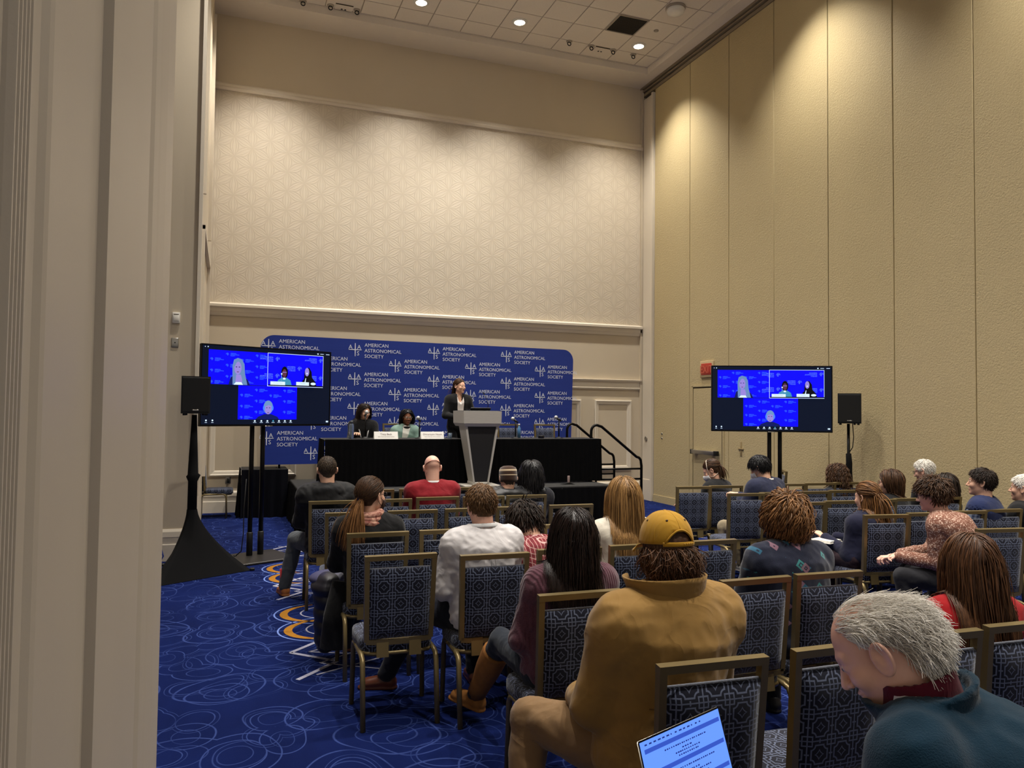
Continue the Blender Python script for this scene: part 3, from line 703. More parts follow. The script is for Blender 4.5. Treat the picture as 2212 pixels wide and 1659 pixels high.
    poly([(0.77, 0.44), (0.775, 0.28), (0.795, 0.225), (0.815, 0.225), (0.835, 0.28), (0.845, 0.44)], 8); ell(0.797, 0.285, 0.018, 0.032, 3); ell(0.797, 0.305, 0.006, 0.006, 6)
    poly([(0.772, 0.46), (0.785, 0.37), (0.79, 0.37), (0.783, 0.46)], 6); rect(0.585, 0.33, 0.59, 0.43, 10); ell(0.588, 0.325, 0.006, 0.006, 6); rect(0.81, 0.33, 0.815, 0.46, 8)
    rect(0.485, 0.472, 0.939, 0.489, 8); rect(0.50, 0.43, 0.617, 0.475, 6); rect(0.708, 0.425, 0.815, 0.472, 6); ell(0.85, 0.445, 0.022, 0.010, 6)
    text('Omnarayani Nayak', 0.558, 0.455, 0.016, 10, False, 'CENTER'); text('Tracy Beck', 0.762, 0.45, 0.016, 10, False, 'CENTER')
    # third participant with headphones
    poly([(0.39, 0.936), (0.41, 0.90), (0.46, 0.865), (0.51, 0.865), (0.56, 0.90), (0.575, 0.936)], 5)
    ell(0.487, 0.775, 0.037, 0.050, 4); ell(0.487, 0.775, 0.034, 0.046, 10); ell(0.487, 0.79, 0.027, 0.043, 3); poly([(0.455, 0.77), (0.462, 0.715), (0.487, 0.70), (0.512, 0.715), (0.518, 0.765), (0.49, 0.745)], 10)
    for s in (-1, 1): ell(0.487 + 0.033 * s, 0.785, 0.008, 0.018, 2); ell(0.487 + 0.011 * s, 0.782, 0.006, 0.0025, 5)
    ell(0.487, 0.845, 0.008, 0.0022, 9)
    # tool bar
    for u in (0.03, 0.075): ell(u, 0.948, 0.006, 0.006, 6); rect(u - 0.008, 0.972, u + 0.008, 0.977, 6)
    for i, u in enumerate((0.385, 0.435, 0.482, 0.527, 0.573, 0.62, 0.667)):
        ell(u, 0.955, 0.007, 0.006, 7 if i == 3 else 6, n=10); rect(u - 0.012, 0.973, u + 0.012, 0.978, 6)
    rect(0.965, 0.955, 0.985, 0.975, 6); ell(0.012, 0.025, 0.003, 0.003, 6); ell(0.032, 0.025, 0.004, 0.004, 6)
    ell(0.885, 0.027, 0.006, 0.005, 6); rect(0.905, 0.024, 0.935, 0.030, 6); rect(0.955, 0.024, 0.985, 0.031, 6)
    return mb.data('screen_image', SCR, fix=False)
TW, TH = 1.68, 0.95
SIM = screen_image(TW - 0.03, TH - 0.035)
def television(cx, cy, rz, lab, slab, k=1.0, px=0.0, dz=0.0):
    t = thing('television', lab, 'screen', (cx, cy, 1.585 + dz), rz, 'large screens on stands'); t.scale = (k, k, k)
    MB().rbox(-TW / 2, TW / 2, 0.0, 0.05, 0, TH, 0.006, 1, smooth=False).build('housing', M_BLACK, t)
    bz = MB()
    for a, b, c, d in ((-TW / 2, TW / 2, 0, 0.02), (-TW / 2, TW / 2, TH - 0.013, TH), (-TW / 2, -TW / 2 + 0.013, 0.02, TH - 0.013), (TW / 2 - 0.013, TW / 2, 0.02, TH - 0.013)): bz.box(a, b, -0.008, 0.002, c, d)
    bz.build('bezel', M_BLACKMETAL, t)
    obj('screen_image', SIM, t, (0, -0.002, TH / 2 + 0.004))
    MB().rbox(-0.05, 0.05, -0.009, 0.0, -0.006, 0.004, 0.003).build('logo_bar', M_STEEL, t)
    s = thing('screen_stand', slab, 'stand', (cx, cy, 0), rz, 'screen stands')
    for dx in (-0.055 + px, 0.085 + px):
        p = MB().tube([(dx, 0.11, 0.03), (dx, 0.11, 2.2)], 0.028, 14).build('pole', M_BLACKMETAL, s)
        MB().lathe([(0.036, 0.03), (0.036, 0.30), (0.03, 0.31)], 14, (dx, 0.11, 0)).build('collar', M_BLACK, p)
    MB().rbox(-0.36 + px, 0.36 + px, -0.34, 0.34, 0.0, 0.03, 0.008, 1, smooth=False).build('base_plate', plain('stand_base', (48, 45, 42), 0.45, 0.4, var=0.3, nscale=20, stretch=(1, 12, 1)), s)
    MB().rbox(-0.25, 0.25, 0.052, 0.082, 1.75, 2.15, 0.004, 1, smooth=False).build('bracket', M_BLACKMETAL, s)
    return t, s
television(0.46, 9.72, math.radians(24), 'large screen at left beside the speaker showing a video call', 'black twin pole stand of the left screen', 1.0, -0.10)
television(6.93, 8.52, math.radians(-27.2), 'large screen at right before the partition showing a video call', 'black twin pole stand of the right screen', 0.95, 0.05, -0.03)
cb = thing('power_cable', 'thin black cable hanging beside the pole of the left screen stand', 'cable'); MB().tube([(0.22, 9.72, 0.95), (0.20, 9.70, 0.6), (0.20, 9.7, 0.3), (0.18, 9.68, 0.1), (0.12, 9.75, 0.035)], 0.007, 6).build('cord', M_BLACK, cb); MB().tube([(0.12, 9.75, 0.035), (0.10, 9.74, 0.035)], 0.012, 8).build('plug', M_BLACK, cb)

# ---- loudspeakers
def loudspeaker(x, y, z, rz, lab):
    t = thing('loudspeaker', lab, 'speaker', (x, y, z), rz, 'loudspeakers on stands')
    b = MB(); b.prism([(-0.145, -0.135), (0.145, -0.135), (0.10, 0.14), (-0.10, 0.14)], 0.02, 0.42, 'z'); b.build('cabinet', M_BLACK, t)
    MB().rbox(-0.135, 0.135, -0.143, -0.133, 0.035, 0.405, 0.004, 1, smooth=False).build('grille', plain('speaker_grille', (9, 9, 9), 0.7, var=0.5, nscale=260), t)
    for a in (-0.11, 0.11):
        for c in (-0.11, 0.10): MB().lathe([(0.016, 0), (0.016, 0.022)], 10, (a * (1 if c < 0 else 0.8), c, 0)).build('foot', M_BLACK, t)
    MB().rbox(-0.03, 0.03, -0.146, -0.142, 0.05, 0.062, 0.002).build('badge', M_STEEL, t)
    return t
def sleeve_material(): return plain('stretch_cover', (12, 12, 13), 0.9, spec=0.15, var=0.2, nscale=5)
M_SLEEVE = sleeve_material()
loudspeaker(-0.34, 8.97, 1.715, math.radians(4), 'black loudspeaker at left in front of the left screen')
s = thing('speaker_stand', 'speaker stand in a tight black stretch cover at left', 'stand', (-0.345, 8.98, 0))
MB().tube([(0, 0, 0.62), (0, 0, 1.0), (0.005, 0, 1.06), (0, 0, 1.08), (0, 0, 1.30), (0, 0, 1.72)], [0.05, 0.048, 0.075, 0.055, 0.045, 0.026], 14).build('pole_sleeve', M_SLEEVE, s)
cone = MB(); n = 36; rings = []
cr = [(0.633, 0.02), (-0.317, -0.54), (-0.317, 0.56)]
for j in range(13):
    w = j / 12; z = 0.004 + (0.70 - 0.004) * w
    k = (1 - w) ** 1.55
    ring = []
    for i in range(n):
        e = i / n * 3; q = int(e) % 3; fr_ = e - int(e)
        a, b = cr[q], cr[(q + 1) % 3]; px, py = a[0] + (b[0] - a[0]) * fr_, a[1] + (b[1] - a[1]) * fr_
        an = math.atan2(py, px); rr = 0.052
        ring.append((px * k * 0.985 + rr * math.cos(an) * (1 - k), py * k * 0.985 + rr * math.sin(an) * (1 - k), z))
    rings.append(ring)
cone.add([p for r_ in rings for p in r_], [(j * n + i, j * n + (i + 1) % n, (j + 1) * n + (i + 1) % n, (j + 1) * n + i) for j in range(12) for i in range(n)], 0, True)
cone.build('base_cover', M_SLEEVE, s)
for c in cr: MB().rbox(c[0] - 0.025, c[0] + 0.025, c[1] - 0.025, c[1] + 0.025, 0, 0.03, 0.008).build('foot_pocket', M_BLACK, s)
loudspeaker(7.82, 8.06, 1.665, math.radians(-38), 'black loudspeaker at right before the tan partition')
s = thing('speaker_stand', 'black tripod speaker stand before the tan partition', 'stand', (7.82, 8.06, 0))
MB().tube([(0, 0, 0.35), (0, 0, 1.68)], 0.019, 10).build('pole', M_BLACKMETAL, s)
MB().tube([(0, 0, 0.55), (0, 0, 0.75), (0.012, 0, 0.95), (-0.008, 0, 1.05), (0.01, 0, 1.15), (0, 0, 1.28)], [0.045, 0.05, 0.042, 0.05, 0.04, 0.034], 12).build('pole_sleeve', M_SLEEVE, s)
for k in range(3):
    a = math.radians(90 + 120 * k + 150); d = (math.cos(a), math.sin(a))
    MB().tube([(d[0] * 0.03, d[1] * 0.03, 0.60), (d[0] * 0.25, d[1] * 0.25, 0.02)], 0.013, 8).build('leg', M_BLACKMETAL, s)
    MB().tube([(0, 0, 0.25), (d[0] * 0.17, d[1] * 0.17, 0.29)], 0.009, 6).build('brace', M_BLACKMETAL, s)
cb = thing('power_cable', 'thin dark cable hanging from the right loudspeaker', 'cable'); MB().tube([(7.87, 8.04, 1.70), (7.88, 8.03, 1.5), (7.87, 8.04, 1.36), (7.83, 8.07, 1.28)], 0.006, 6).build('cord', M_BLACK, cb)
cc = thing('coiled_cable', 'black and blue cable lying on the carpet beside the covered stand', 'cable'); MB().tube([(-0.72 + 0.05 * math.sin(i), 9.45 + 0.02 * i, 0.012 + 0.01 * (i % 3)) for i in range(10)] + [(-0.66, 9.6, 0.10), (-0.70, 9.7, 0.2)], 0.010, 6).build('cord', plain('blue_cable', (20, 40, 110), 0.5), cc)
# small white label under the table at the right: an upturned sign base
fs = thing('table_sign', 'small pale card on a dark foot lying before the empty table skirt', 'sign', (5.30, 11.55, SZ)); MB().rbox(-0.02, 0.02, -0.01, 0.01, 0.02, 0.14, 0.006).build('card', plain('pale_card', (150, 130, 125), 0.6), fs); MB().prism([(-0.14, 0), (0.10, 0), (0.0, 0.035)], -0.05, 0.05, 'y').build('foot', M_BLACK, fs)

# ================================================================== banquet chairs
def chair_fabric():
    m = M('navy_lattice_fabric'); m.set(0.85, 0, 0.2, 0.2)
    uvn = m.n.new('ShaderNodeUVMap'); u, v, _ = m.xyz(uvn.outputs[0])
    c = 0.100
    a = ((u / c).frac() - 0.5).abs(); b = ((v / c).frac() - 0.5).abs()
    star = ((a.pow(0.72) + b.pow(0.72)).pow(1 / 0.72) - 0.185).line(0.020, 0.018)
    ca, cb_ = a - 0.36, b - 0.36
    dist = (ca * ca + cb_ * cb_).sqrt()
    ring = (a.max(b) - 0.345).max(0.185 - dist).line(0.020, 0.016)
    ka, kb = 0.5 - a, 0.5 - b
    border = ka.min(kb).line(0.016, 0.014)
    sq = (ka.max(kb) - 0.175).line(0.018, 0.014)
    tick = (ka.line(0.075, 0.012) * b.line(0.020, 0.014)).max(kb.line(0.075, 0.012) * a.line(0.020, 0.014))
    tot = star.max(ring).max(border).max(sq).max(tick)
    n = m.noise(m.coord(), 400, 2)
    line = m.mix(n.outputs[0], srgb(76, 84, 108), srgb(104, 112, 134))
    base = m.mix(n.outputs[0], srgb(6, 9, 24), srgb(12, 16, 36))
    m.color(m.mix(tot, base, line)); m.bump(tot, 0.15, 0.002)
    return m.m
M_FABRIC = chair_fabric()
M_BRONZE = plain('bronze_chair_metal', (122, 106, 70), 0.36, 0.5, spec=0.5, var=0.12, nscale=8)
def uv_box(me):
    uv = me.uv_layers.new(name='UVMap')
    for p in me.polygons:
        n = p.normal; ax = max(range(3), key=lambda i: abs(n[i]))
        for li in p.loop_indices:
            co = me.vertices[me.loops[li].vertex_index].co
            uv.data[li].uv = {0: (co.y, co.z), 1: (co.x + 0.05, co.z + 0.045), 2: (co.x + 0.05, co.y)}[ax]
    return me
def pad(w0, w1, h, t, r, bulge, seg=8):
    """upholstered pad in the x-z plane: width w0 at the bottom, w1 on top, height h, thickness t, rounded and bulging"""
    mb = MB(); nx, nz = 8, 8
    for side in (-1, 1):
        vs = []
        for j in range(nz + 1):
            q = j / nz; w = w0 + (w1 - w0) * q
            for i in range(nx + 1):
                p = i / nx * 2 - 1; e = (1 - abs(p) ** 6) * (1 - abs(2 * q - 1) ** 6)
                vs.append((p * w / 2, side * (t * 0.25 + (t * 0.25 + bulge) * e ** 0.5 if e > 0 else t * 0.25), q * h))
        fs = [(j * (nx + 1) + i, j * (nx + 1) + i + 1, (j + 1) * (nx + 1) + i + 1, (j + 1) * (nx + 1) + i) for j in range(nz) for i in range(nx)]
        mb.add(vs, fs if side < 0 else [f[::-1] for f in fs], 0, True)
    m = (nx + 1) * (nz + 1)
    edge = [i for i in range(nx + 1)] + [j * (nx + 1) + nx for j in range(1, nz + 1)] + [nz * (nx + 1) + i for i in range(nx - 1, -1, -1)] + [j * (nx + 1) for j in range(nz - 1, 0, -1)]
    for a, b in zip(edge, edge[1:] + edge[:1]): mb.f.append((a, a + m, b + m, b)); mb.mi.append(0); mb.sm.append(True)
    return mb
# mesh data shared by every chair. local frame: seat centre over the origin, facing +y
_lean = math.atan2(0.075, 0.50)
_bp = pad(0.352, 0.372, 0.405, 0.05, 0.02, 0.008); BACK_PAD = uv_box(_bp.data('back_pad', M_FABRIC))
def seat_data():
    mb = MB(); n = 10; L = []
    prof = [(0.0, 0.985, 0), (0.008, 1.0, 0.2), (0.055, 1.0, 0.6), (0.070, 0.975, 0.85), (0.076, 0.90, 1.0), (0.080, 0.5, 1.0), (0.081, 0.0, 1.0)]
    out = []
    for k in range(40):
        a = 2 * math.pi * k / 40; c, s_ = math.cos(a), math.sin(a)
        p = 5.0; r = (abs(c) ** p + abs(s_) ** p) ** (-1 / p); out.append((c * r * 0.225 * (1.0 - 0.03 * (1 if s_ < 0 else 0)), s_ * r * 0.215))
    for (z, k, _) in prof:
        for (x, y) in out: mb.v.append((x * k, y * k, z))
    for j in range(len(prof) - 1):
        for i in range(40):
            mb.f.append((j * 40 + i, j * 40 + (i + 1) % 40, (j + 1) * 40 + (i + 1) % 40, (j + 1) * 40 + i)); mb.mi.append(0); mb.sm.append(True)
    mb.f.append(tuple(range(40))[::-1]); mb.mi.append(0); mb.sm.append(False)
    return uv_box(mb.data('seat', M_FABRIC))
SEAT = seat_data()
SQ = dict(n=4, smooth=False)
BACK_FRAME = None
_bf = MB()
_o = [(-0.19, 0, 0.0), (-0.197, 0, 0.25), (-0.205, 0, 0.49), (0.205, 0, 0.49), (0.197, 0, 0.25), (0.19, 0, 0.0), (-0.19, 0, 0.0)]
def bar(mb, a, b, w, d, up=(0, 1, 0)):
    """rectangular bar from a to b, w across, d along up"""
    a, b, u = Vector(a), Vector(b), Vector(up); t = (b - a).normalized(); u = (u - t * u.dot(t)).normalized(); s = t.cross(u)
    vs = [p + s * (i * w / 2) + u * (j * d / 2) for p in (a, b) for i, j in ((-1, -1), (1, -1), (1, 1), (-1, 1))]
    mb.add(vs, [(0, 1, 2, 3), (7, 6, 5, 4), (0, 4, 5, 1), (1, 5, 6, 2), (2, 6, 7, 3), (3, 7, 4, 0)]); return mb
for s_ in (-1, 1): bar(_bf, (s_ * 0.187, 0, -0.012), (s_ * 0.1965, 0, 0.475), 0.028, 0.032)
bar(_bf, (-0.2105, 0, 0.470), (0.2105, 0, 0.470), 0.028, 0.034)
for q in range(6):
    x0, x1 = -0.19 + 0.38 * q / 6, -0.19 + 0.38 * (q + 1) / 6
    zc = lambda x: -0.012 - 0.012 * (1 - (x / 0.19) ** 2)
    bar(_bf, (x0, 0, zc(x0)), (x1 + 0.002, 0, zc(x1)), 0.028, 0.032)
BACK_FRAME = _bf.data('back_frame', M_BRONZE)
SEAT_FRAME = MB().tube([(x * 0.99, y * 0.99, 0) for x, y in [(0.21 * (abs(math.cos(a)) ** -0 if False else 1) * max(-1, min(1, 1.25 * math.cos(a))), 0.2 * max(-1, min(1, 1.25 * math.sin(a)))) for a in [2 * math.pi * k / 24 for k in range(25)]]], 0.014, 6, cap=False).data('seat_frame', M_BRONZE)
WELT = MB().tube([(-0.185 + 0.37 * k / 10, 0.0, 0.0) for k in range(11)], 0.006, 6).data('welt', plain('rope_welt', (130, 134, 146), 0.9, var=0.6, nscale=160))
BACK_STEM = bar(MB(), (0, -0.192, 0.475), (0, -0.206, 0.376), 0.070, 0.012).data('back_stem', M_BRONZE)
def leg_data(front, s_):
    x = s_ * 0.213
    if front: path = [(x, 0.0, 0.392), (x, 0.09, 0.392), (x, 0.125, 0.382), (x * 1.005, 0.143, 0.35), (x * 1.03, 0.15, 0.0)]
    else: path = [(x, 0.0, 0.392), (x, -0.17, 0.392), (x, -0.215, 0.38), (x, -0.235, 0.345), (x * 1.0, -0.29, 0.0)]
    return MB().tube(path, 0.0155, 8).data('leg', M_BRONZE)
LEGS = [leg_data(f_, s_) for f_ in (True, False) for s_ in (-1, 1)]
FEET = MB().lathe([(0.017, 0), (0.017, 0.02)], 8).data('glide', M_BLACK)
def make_chair(simple=False):
    t = empty('banquet_chair')
    obj('seat', SEAT, t, (0, 0.034, 0.395))
    obj('seat_frame', SEAT_FRAME, t, (0, 0.020, 0.390))
    for L in LEGS: obj('leg', L, t)
    b = obj('back_frame', BACK_FRAME, t, (0, -0.186, 0.480), (_lean * 0.55, 0, 0))
    obj('back_pad', BACK_PAD, t, (0, -0.187, 0.482), (_lean * 0.55, 0, 0)); obj('welt', WELT, t, (0, -0.2185, 0.885), (_lean * 0.55, 0, 0))
    for x in (-0.095, 0.095): obj('back_stem', BACK_STEM, t, (x, 0.0, 0.0))
    return t
_proto = [None]
def place_chair(x, y, rz, label, group, z=0.0):
    if _proto[0] is None: t = _proto[0] = make_chair()
    else: t = copy_tree(_proto[0])
    t.location = (x, y, z); t.rotation_euler = (0, 0, rz)
    tag(t, label, 'chair', group); return t
CK = 0.977
def row_chair(bx, by, ang, label, group='banquet chairs for the audience'):
    """bx, by: where the top of the chair back stands on plan"""
    a = math.radians(ang); x, y = bx * CK, by * CK
    return place_chair(x - 0.225 * math.sin(a), y + 0.225 * math.cos(a), a, label, group)
rowname = {'A': 'front row', 'B': 'second row', 'C': 'third row', 'D': 'fourth row', 'E': 'fifth row', 'F': 'sixth row', 'G': 'seventh row'}
LB = {'A': (8.2, [1.48, 1.97, 2.62]), 'B': (7.3, [0.93, 1.47, 1.96, 2.42, 2.88]), 'C': (6.45, [0.98, 1.50, 2.0, 2.47, 2.99]), 'D': (5.35, [1.0, 1.51, 2.0, 2.47]),
      'E': (4.40, [0.98, 1.52, 2.03, 2.53, 3.06]), 'F': (3.32, [1.59, 2.10, 2.60, 3.08]), 'G': (2.27, [1.60, 2.16, 2.65, 3.14])}
occ = {'B0': 'under the man in the black hooded jacket', 'B2': 'under the bald man in red', 'B3': 'under the person in the striped beanie', 'B4': 'under the person with wavy black hair', 'D0': 'under the woman with the pink scarf', 'E1': 'under the man in the white shirt', 'E2': 'under the person in the plaid shirt', 'E3': 'under the person with long blond hair',
       'F0': 'under the person in the mauve sweater', 'F3': 'under the person in the patterned navy sweater', 'G0': 'under the man in the yellow cap', 'G3': 'under the person in the red sweater'}
freen = ['leftmost', 'second from the left', 'third from the left', 'fourth from the left', 'fifth from the left']
for rk, (yy, xs) in LB.items():
    for i, xx in enumerate(xs):
        key = rk + str(i)
        if key in occ: lab = 'banquet chair ' + occ[key]
        elif key == 'E0': lab = 'empty banquet chair nearest the open carpet at left, whole back in view'
        else: lab = 'empty banquet chair, ' + freen[i] + ' in the ' + rowname[rk] + ' of the left block'
        jit = random.Random(ord(rk) % 7 + i).uniform(-1.5, 1.5)
        dy = {'E0': 0.10, 'E1': -0.04, 'B2': 0.06}.get(key, 0)
        row_chair(xx, yy + dy, -2 + jit, lab)
RB = {'E': (4.21, [5.57]), 'D': (5.08, [5.34, 5.83, 6.28, 6.74, 7.22]), 'C': (6.02, [5.30, 5.78, 6.22, 6.67, 7.12]), 'B': (6.86, [5.25, 5.66, 6.13, 6.61]), 'A': (7.66, [5.12, 5.57, 6.50, 6.98, 7.43])}
occ = {'E0': 'under the man in the pink patterned shirt', 'D0': 'under the person with the reddish half ponytail', 'D3': 'under the man in the navy vest', 'D4': 'under the person cut by the right edge', 'C3': 'under the woman with the brown bob', 'C4': 'under the dark haired person behind the pink shirt', 'B1': 'under the man in the navy blazer', 'A1': 'under the masked woman with a ponytail', 'A4': 'under the person with curly hair'}
for rk, (yy, xs) in RB.items():
    for i, xx in enumerate(xs):
        key = rk + str(i)
        lab = 'banquet chair ' + occ[key] if key in occ else 'empty banquet chair, ' + freen[i] + ' in the ' + rowname[rk] + ' of the right block'
        row_chair(xx, yy, -8 + random.Random(i * 3 + len(rk)).uniform(-2, 2), lab)
row_chair(7.72, 6.55, -12, 'banquet chair under the white haired man by the partition')
place_chair(7.52, 9.98, math.radians(62), 'banquet chair against the partition turned sideways, farther one', 'chairs set against the partition')
place_chair(7.58, 9.38, math.radians(58), 'banquet chair against the partition turned sideways, nearer one', 'chairs set against the partition')
place_chair(-0.145, 13.55, math.radians(-90), 'banquet chair at far left mostly hidden by the pier', 'chairs beside the stage')
for x, lab in ((2.12, 'stage chair of the panelist in black'), (2.70, 'stage chair of the panelist in the pale green jacket'), (4.78, 'empty stage chair behind the right table, nearer the lectern'), (5.50, 'empty stage chair behind the right end of the table')):
    place_chair(x, 12.84, math.radians(180 + 2), lab, 'chairs on the stage', SZ)
# ================================================================== people
f32 = np.float32
def V3(*a): return np.array(a, dtype=np.float64)
def unit(v): v = np.asarray(v, float); return v / (np.linalg.norm(v) + 1e-12)
def smin(a, b, k):
    h = np.clip(0.5 + 0.5 * (b - a) / k, 0, 1); return b * (1 - h) + a * h - k * h * (1 - h)
def smax(a, b, k): return -smin(-a, -b, k)
def rcap(P, a, b, ra, rb):
    a, b = np.asarray(a, float), np.asarray(b, float); ab = b - a; t = np.clip(((P - a) @ ab) / (ab @ ab + 1e-12), 0, 1)
    return np.linalg.norm(P - a - t[:, None] * ab, axis=1) - (ra + (rb - ra) * t)
def ecap(P, a, b, L, wa, wb, da, db):
    """tapered capsule with an elliptic section: half width w along L, half depth d"""
    a, b, L = np.asarray(a, float), np.asarray(b, float), unit(L); ab = b - a; t = np.clip(((P - a) @ ab) / (ab @ ab + 1e-12), 0, 1)
    q = P - a - t[:, None] * ab; l = q @ L; n = np.linalg.norm(q - l[:, None] * L, axis=1)
    w = wa + (wb - wa) * t; d = da + (db - da) * t
    return (np.sqrt((l / w) ** 2 + (n / d) ** 2) - 1) * np.minimum(w, d)
def ell(P, c, r, R=None):
    q = P - np.asarray(c, float)
    if R is not None: q = q @ R
    r = np.asarray(r, float); k0 = np.linalg.norm(q / r, axis=1); k1 = np.linalg.norm(q / r ** 2, axis=1) + 1e-9
    return k0 * (k0 - 1) / k1
def nets(fn, lo, hi, h):
    """surface nets of fn = 0 on a grid of cell size h; only cells near the surface are evaluated finely"""
    lo, hi = np.asarray(lo, float), np.asarray(hi, float); B = 4
    nb = np.maximum(1, np.ceil((hi - lo) / (h * B)).astype(int)); n = nb * B + 1
    g = [lo[i] + h * B * np.arange(nb[i] + 1) for i in range(3)]
    cp = np.stack(np.meshgrid(*g, indexing='ij'), -1).reshape(-1, 3); cd = fn(cp).reshape(nb + 1)
    D = np.repeat(np.repeat(np.repeat(cd, B, 0), B, 1), B, 2)[:n[0], :n[1], :n[2]].copy()
    near = np.abs(cd) < h * B * 1.9
    act = np.zeros(nb, bool)
    for i in (0, 1):
        for j in (0, 1):
            for k in (0, 1): act |= near[i:nb[0] + i, j:nb[1] + j, k:nb[2] + k]
    am = np.zeros(n, bool); up = np.repeat(np.repeat(np.repeat(act, B, 0), B, 1), B, 2)
    for i in (0, 1):
        for j in (0, 1):
            for k in (0, 1): am[i:i + up.shape[0], j:j + up.shape[1], k:k + up.shape[2]] |= up
    idx = np.argwhere(am)
    if len(idx) == 0: return np.zeros((0, 3)), np.zeros((0, 4), int)
    D[am] = fn(lo + idx * h)
    S = D < 0
    m = n - 1
    c8 = [(i, j, k) for i in (0, 1) for j in (0, 1) for k in (0, 1)]
    cnt = sum(S[i:m[0] + i, j:m[1] + j, k:m[2] + k].astype(np.int8) for i, j, k in c8)
    ci = np.argwhere((cnt > 0) & (cnt < 8))
    acc = np.zeros((len(ci), 3)); num = np.zeros(len(ci))
    for a in range(8):
        for ax in range(3):
            ca = c8[a]
            if ca[ax]: continue
            cb = list(ca); cb[ax] = 1
            da = D[ci[:, 0] + ca[0], ci[:, 1] + ca[1], ci[:, 2] + ca[2]]; db = D[ci[:, 0] + cb[0], ci[:, 1] + cb[1], ci[:, 2] + cb[2]]
            x = (da < 0) != (db < 0); t = np.where(x, da / np.where(x, da - db, 1), 0)
            p = np.tile(np.array(ca, float), (len(ci), 1)); p[:, ax] += t
            acc[x] += p[x]; num += x
    verts = lo + (ci + acc / np.maximum(num, 1)[:, None]) * h
    vid = -np.ones(m, int); vid[ci[:, 0], ci[:, 1], ci[:, 2]] = np.arange(len(ci))
    faces = []
    for ax in range(3):
        o1, o2 = (ax + 1) % 3, (ax + 2) % 3
        sl = [slice(None)] * 3; sh = [slice(None)] * 3; sl[ax] = slice(0, -1); sh[ax] = slice(1, None)
        e = np.argwhere(S[tuple(sl)] != S[tuple(sh)])
        e = e[(e[:, o1] > 0) & (e[:, o2] > 0) & (e[:, o1] < m[o1]) & (e[:, o2] < m[o2])]
        if not len(e): continue
        def cell(d1, d2):
            q = e.copy(); q[:, o1] -= d1; q[:, o2] -= d2; return vid[q[:, 0], q[:, 1], q[:, 2]]
        qd = np.stack([cell(1, 1), cell(0, 1), cell(0, 0), cell(1, 0)], 1)
        fl = S[e[:, 0], e[:, 1], e[:, 2]]
        qd[~fl] = qd[~fl][:, ::-1]; faces.append(qd[(qd >= 0).all(1)])
    return verts, (np.concatenate(faces) if faces else np.zeros((0, 4), int))
def np_mesh(name, parts, mats, tone=None):
    """parts: list of (verts, faces, material index)"""
    V, Fc, MI = [], [], []; o = 0
    for v, f, mi in parts:
        v = np.asarray(v, float); f = np.asarray(f, int)
        if len(f) == 0: continue
        V.append(v); Fc.append((f + o, mi)); o += len(v)
    me = bpy.data.meshes.new(name)
    V = np.concatenate(V); me.vertices.add(len(V)); me.vertices.foreach_set('co', V.astype(f32).ravel())
    nf = sum(len(f) for f, _ in Fc); k = sum(f.size for f, _ in Fc)
    me.loops.add(k); me.polygons.add(nf)
    me.loops.foreach_set('vertex_index', np.concatenate([f.ravel() for f, _ in Fc]).astype(np.int32))
    tot = np.concatenate([np.full(len(f), f.shape[1]) for f, _ in Fc]); st = np.concatenate([[0], np.cumsum(tot)[:-1]])
    me.polygons.foreach_set('loop_start', st.astype(np.int32))
    me.polygons.foreach_set('material_index', np.concatenate([np.full(len(f), mi) for f, mi in Fc]).astype(np.int32))
    me.polygons.foreach_set('use_smooth', np.ones(nf, bool))
    for m in mats: me.materials.append(m)
    if tone is not None:
        at = me.attributes.new('tone', 'FLOAT', 'POINT'); at.data.foreach_set('value', np.asarray(tone, f32))
    me.update(calc_edges=True); me.validate(); return me
def sphere_np(c, r, n=8, sq=(1, 1, 1), R=None):
    v = []; f = []
    for j in range(n + 1):
        th = math.pi * j / n
        for i in range(2 * n):
            ph = math.pi * i / n; v.append((math.sin(th) * math.cos(ph) * r * sq[0], math.sin(th) * math.sin(ph) * r * sq[1], math.cos(th) * r * sq[2]))
    for j in range(n):
        for i in range(2 * n): a, b = j * 2 * n + i, j * 2 * n + (i + 1) % (2 * n); f.append((a, a + 2 * n, b + 2 * n, b))
    v = np.array(v)
    if R is not None: v = v @ R.T
    return v + np.asarray(c, float), np.array(f)
def tubes_np(P, R, ns=4, ref=None):
    """P [n,m,3] paths, R [n,m] radii -> verts, faces of n tubes"""
    n, m, _ = P.shape
    T = np.gradient(P, axis=1); T /= np.linalg.norm(T, axis=2, keepdims=True) + 1e-9
    N = ref if ref is not None else np.tile(np.array([0.3, 0.9, 0.2]), (n, m, 1))
    N = N - (N * T).sum(2, keepdims=True) * T; ln = np.linalg.norm(N, axis=2, keepdims=True)
    N = np.where(ln < 1e-3, np.cross(T, np.array([1.0, 0.1, 0.2])), N); N /= np.linalg.norm(N, axis=2, keepdims=True) + 1e-9
    Bn = np.cross(T, N); V = []
    for k in range(ns):
        a = 2 * math.pi * k / ns; V.append(P + (math.cos(a) * 0.6 * N + math.sin(a) * Bn) * R[:, :, None])
    V = np.stack(V, 2).reshape(-1, 3)
    i, j, k = np.meshgrid(np.arange(n), np.arange(m - 1), np.arange(ns), indexing='ij'); k2 = (k + 1) % ns
    q = lambda j_, k_: (i * m + j_) * ns + k_
    return V, np.stack([q(j, k), q(j, k2), q(j + 1, k2), q(j + 1, k)], -1).reshape(-1, 4)
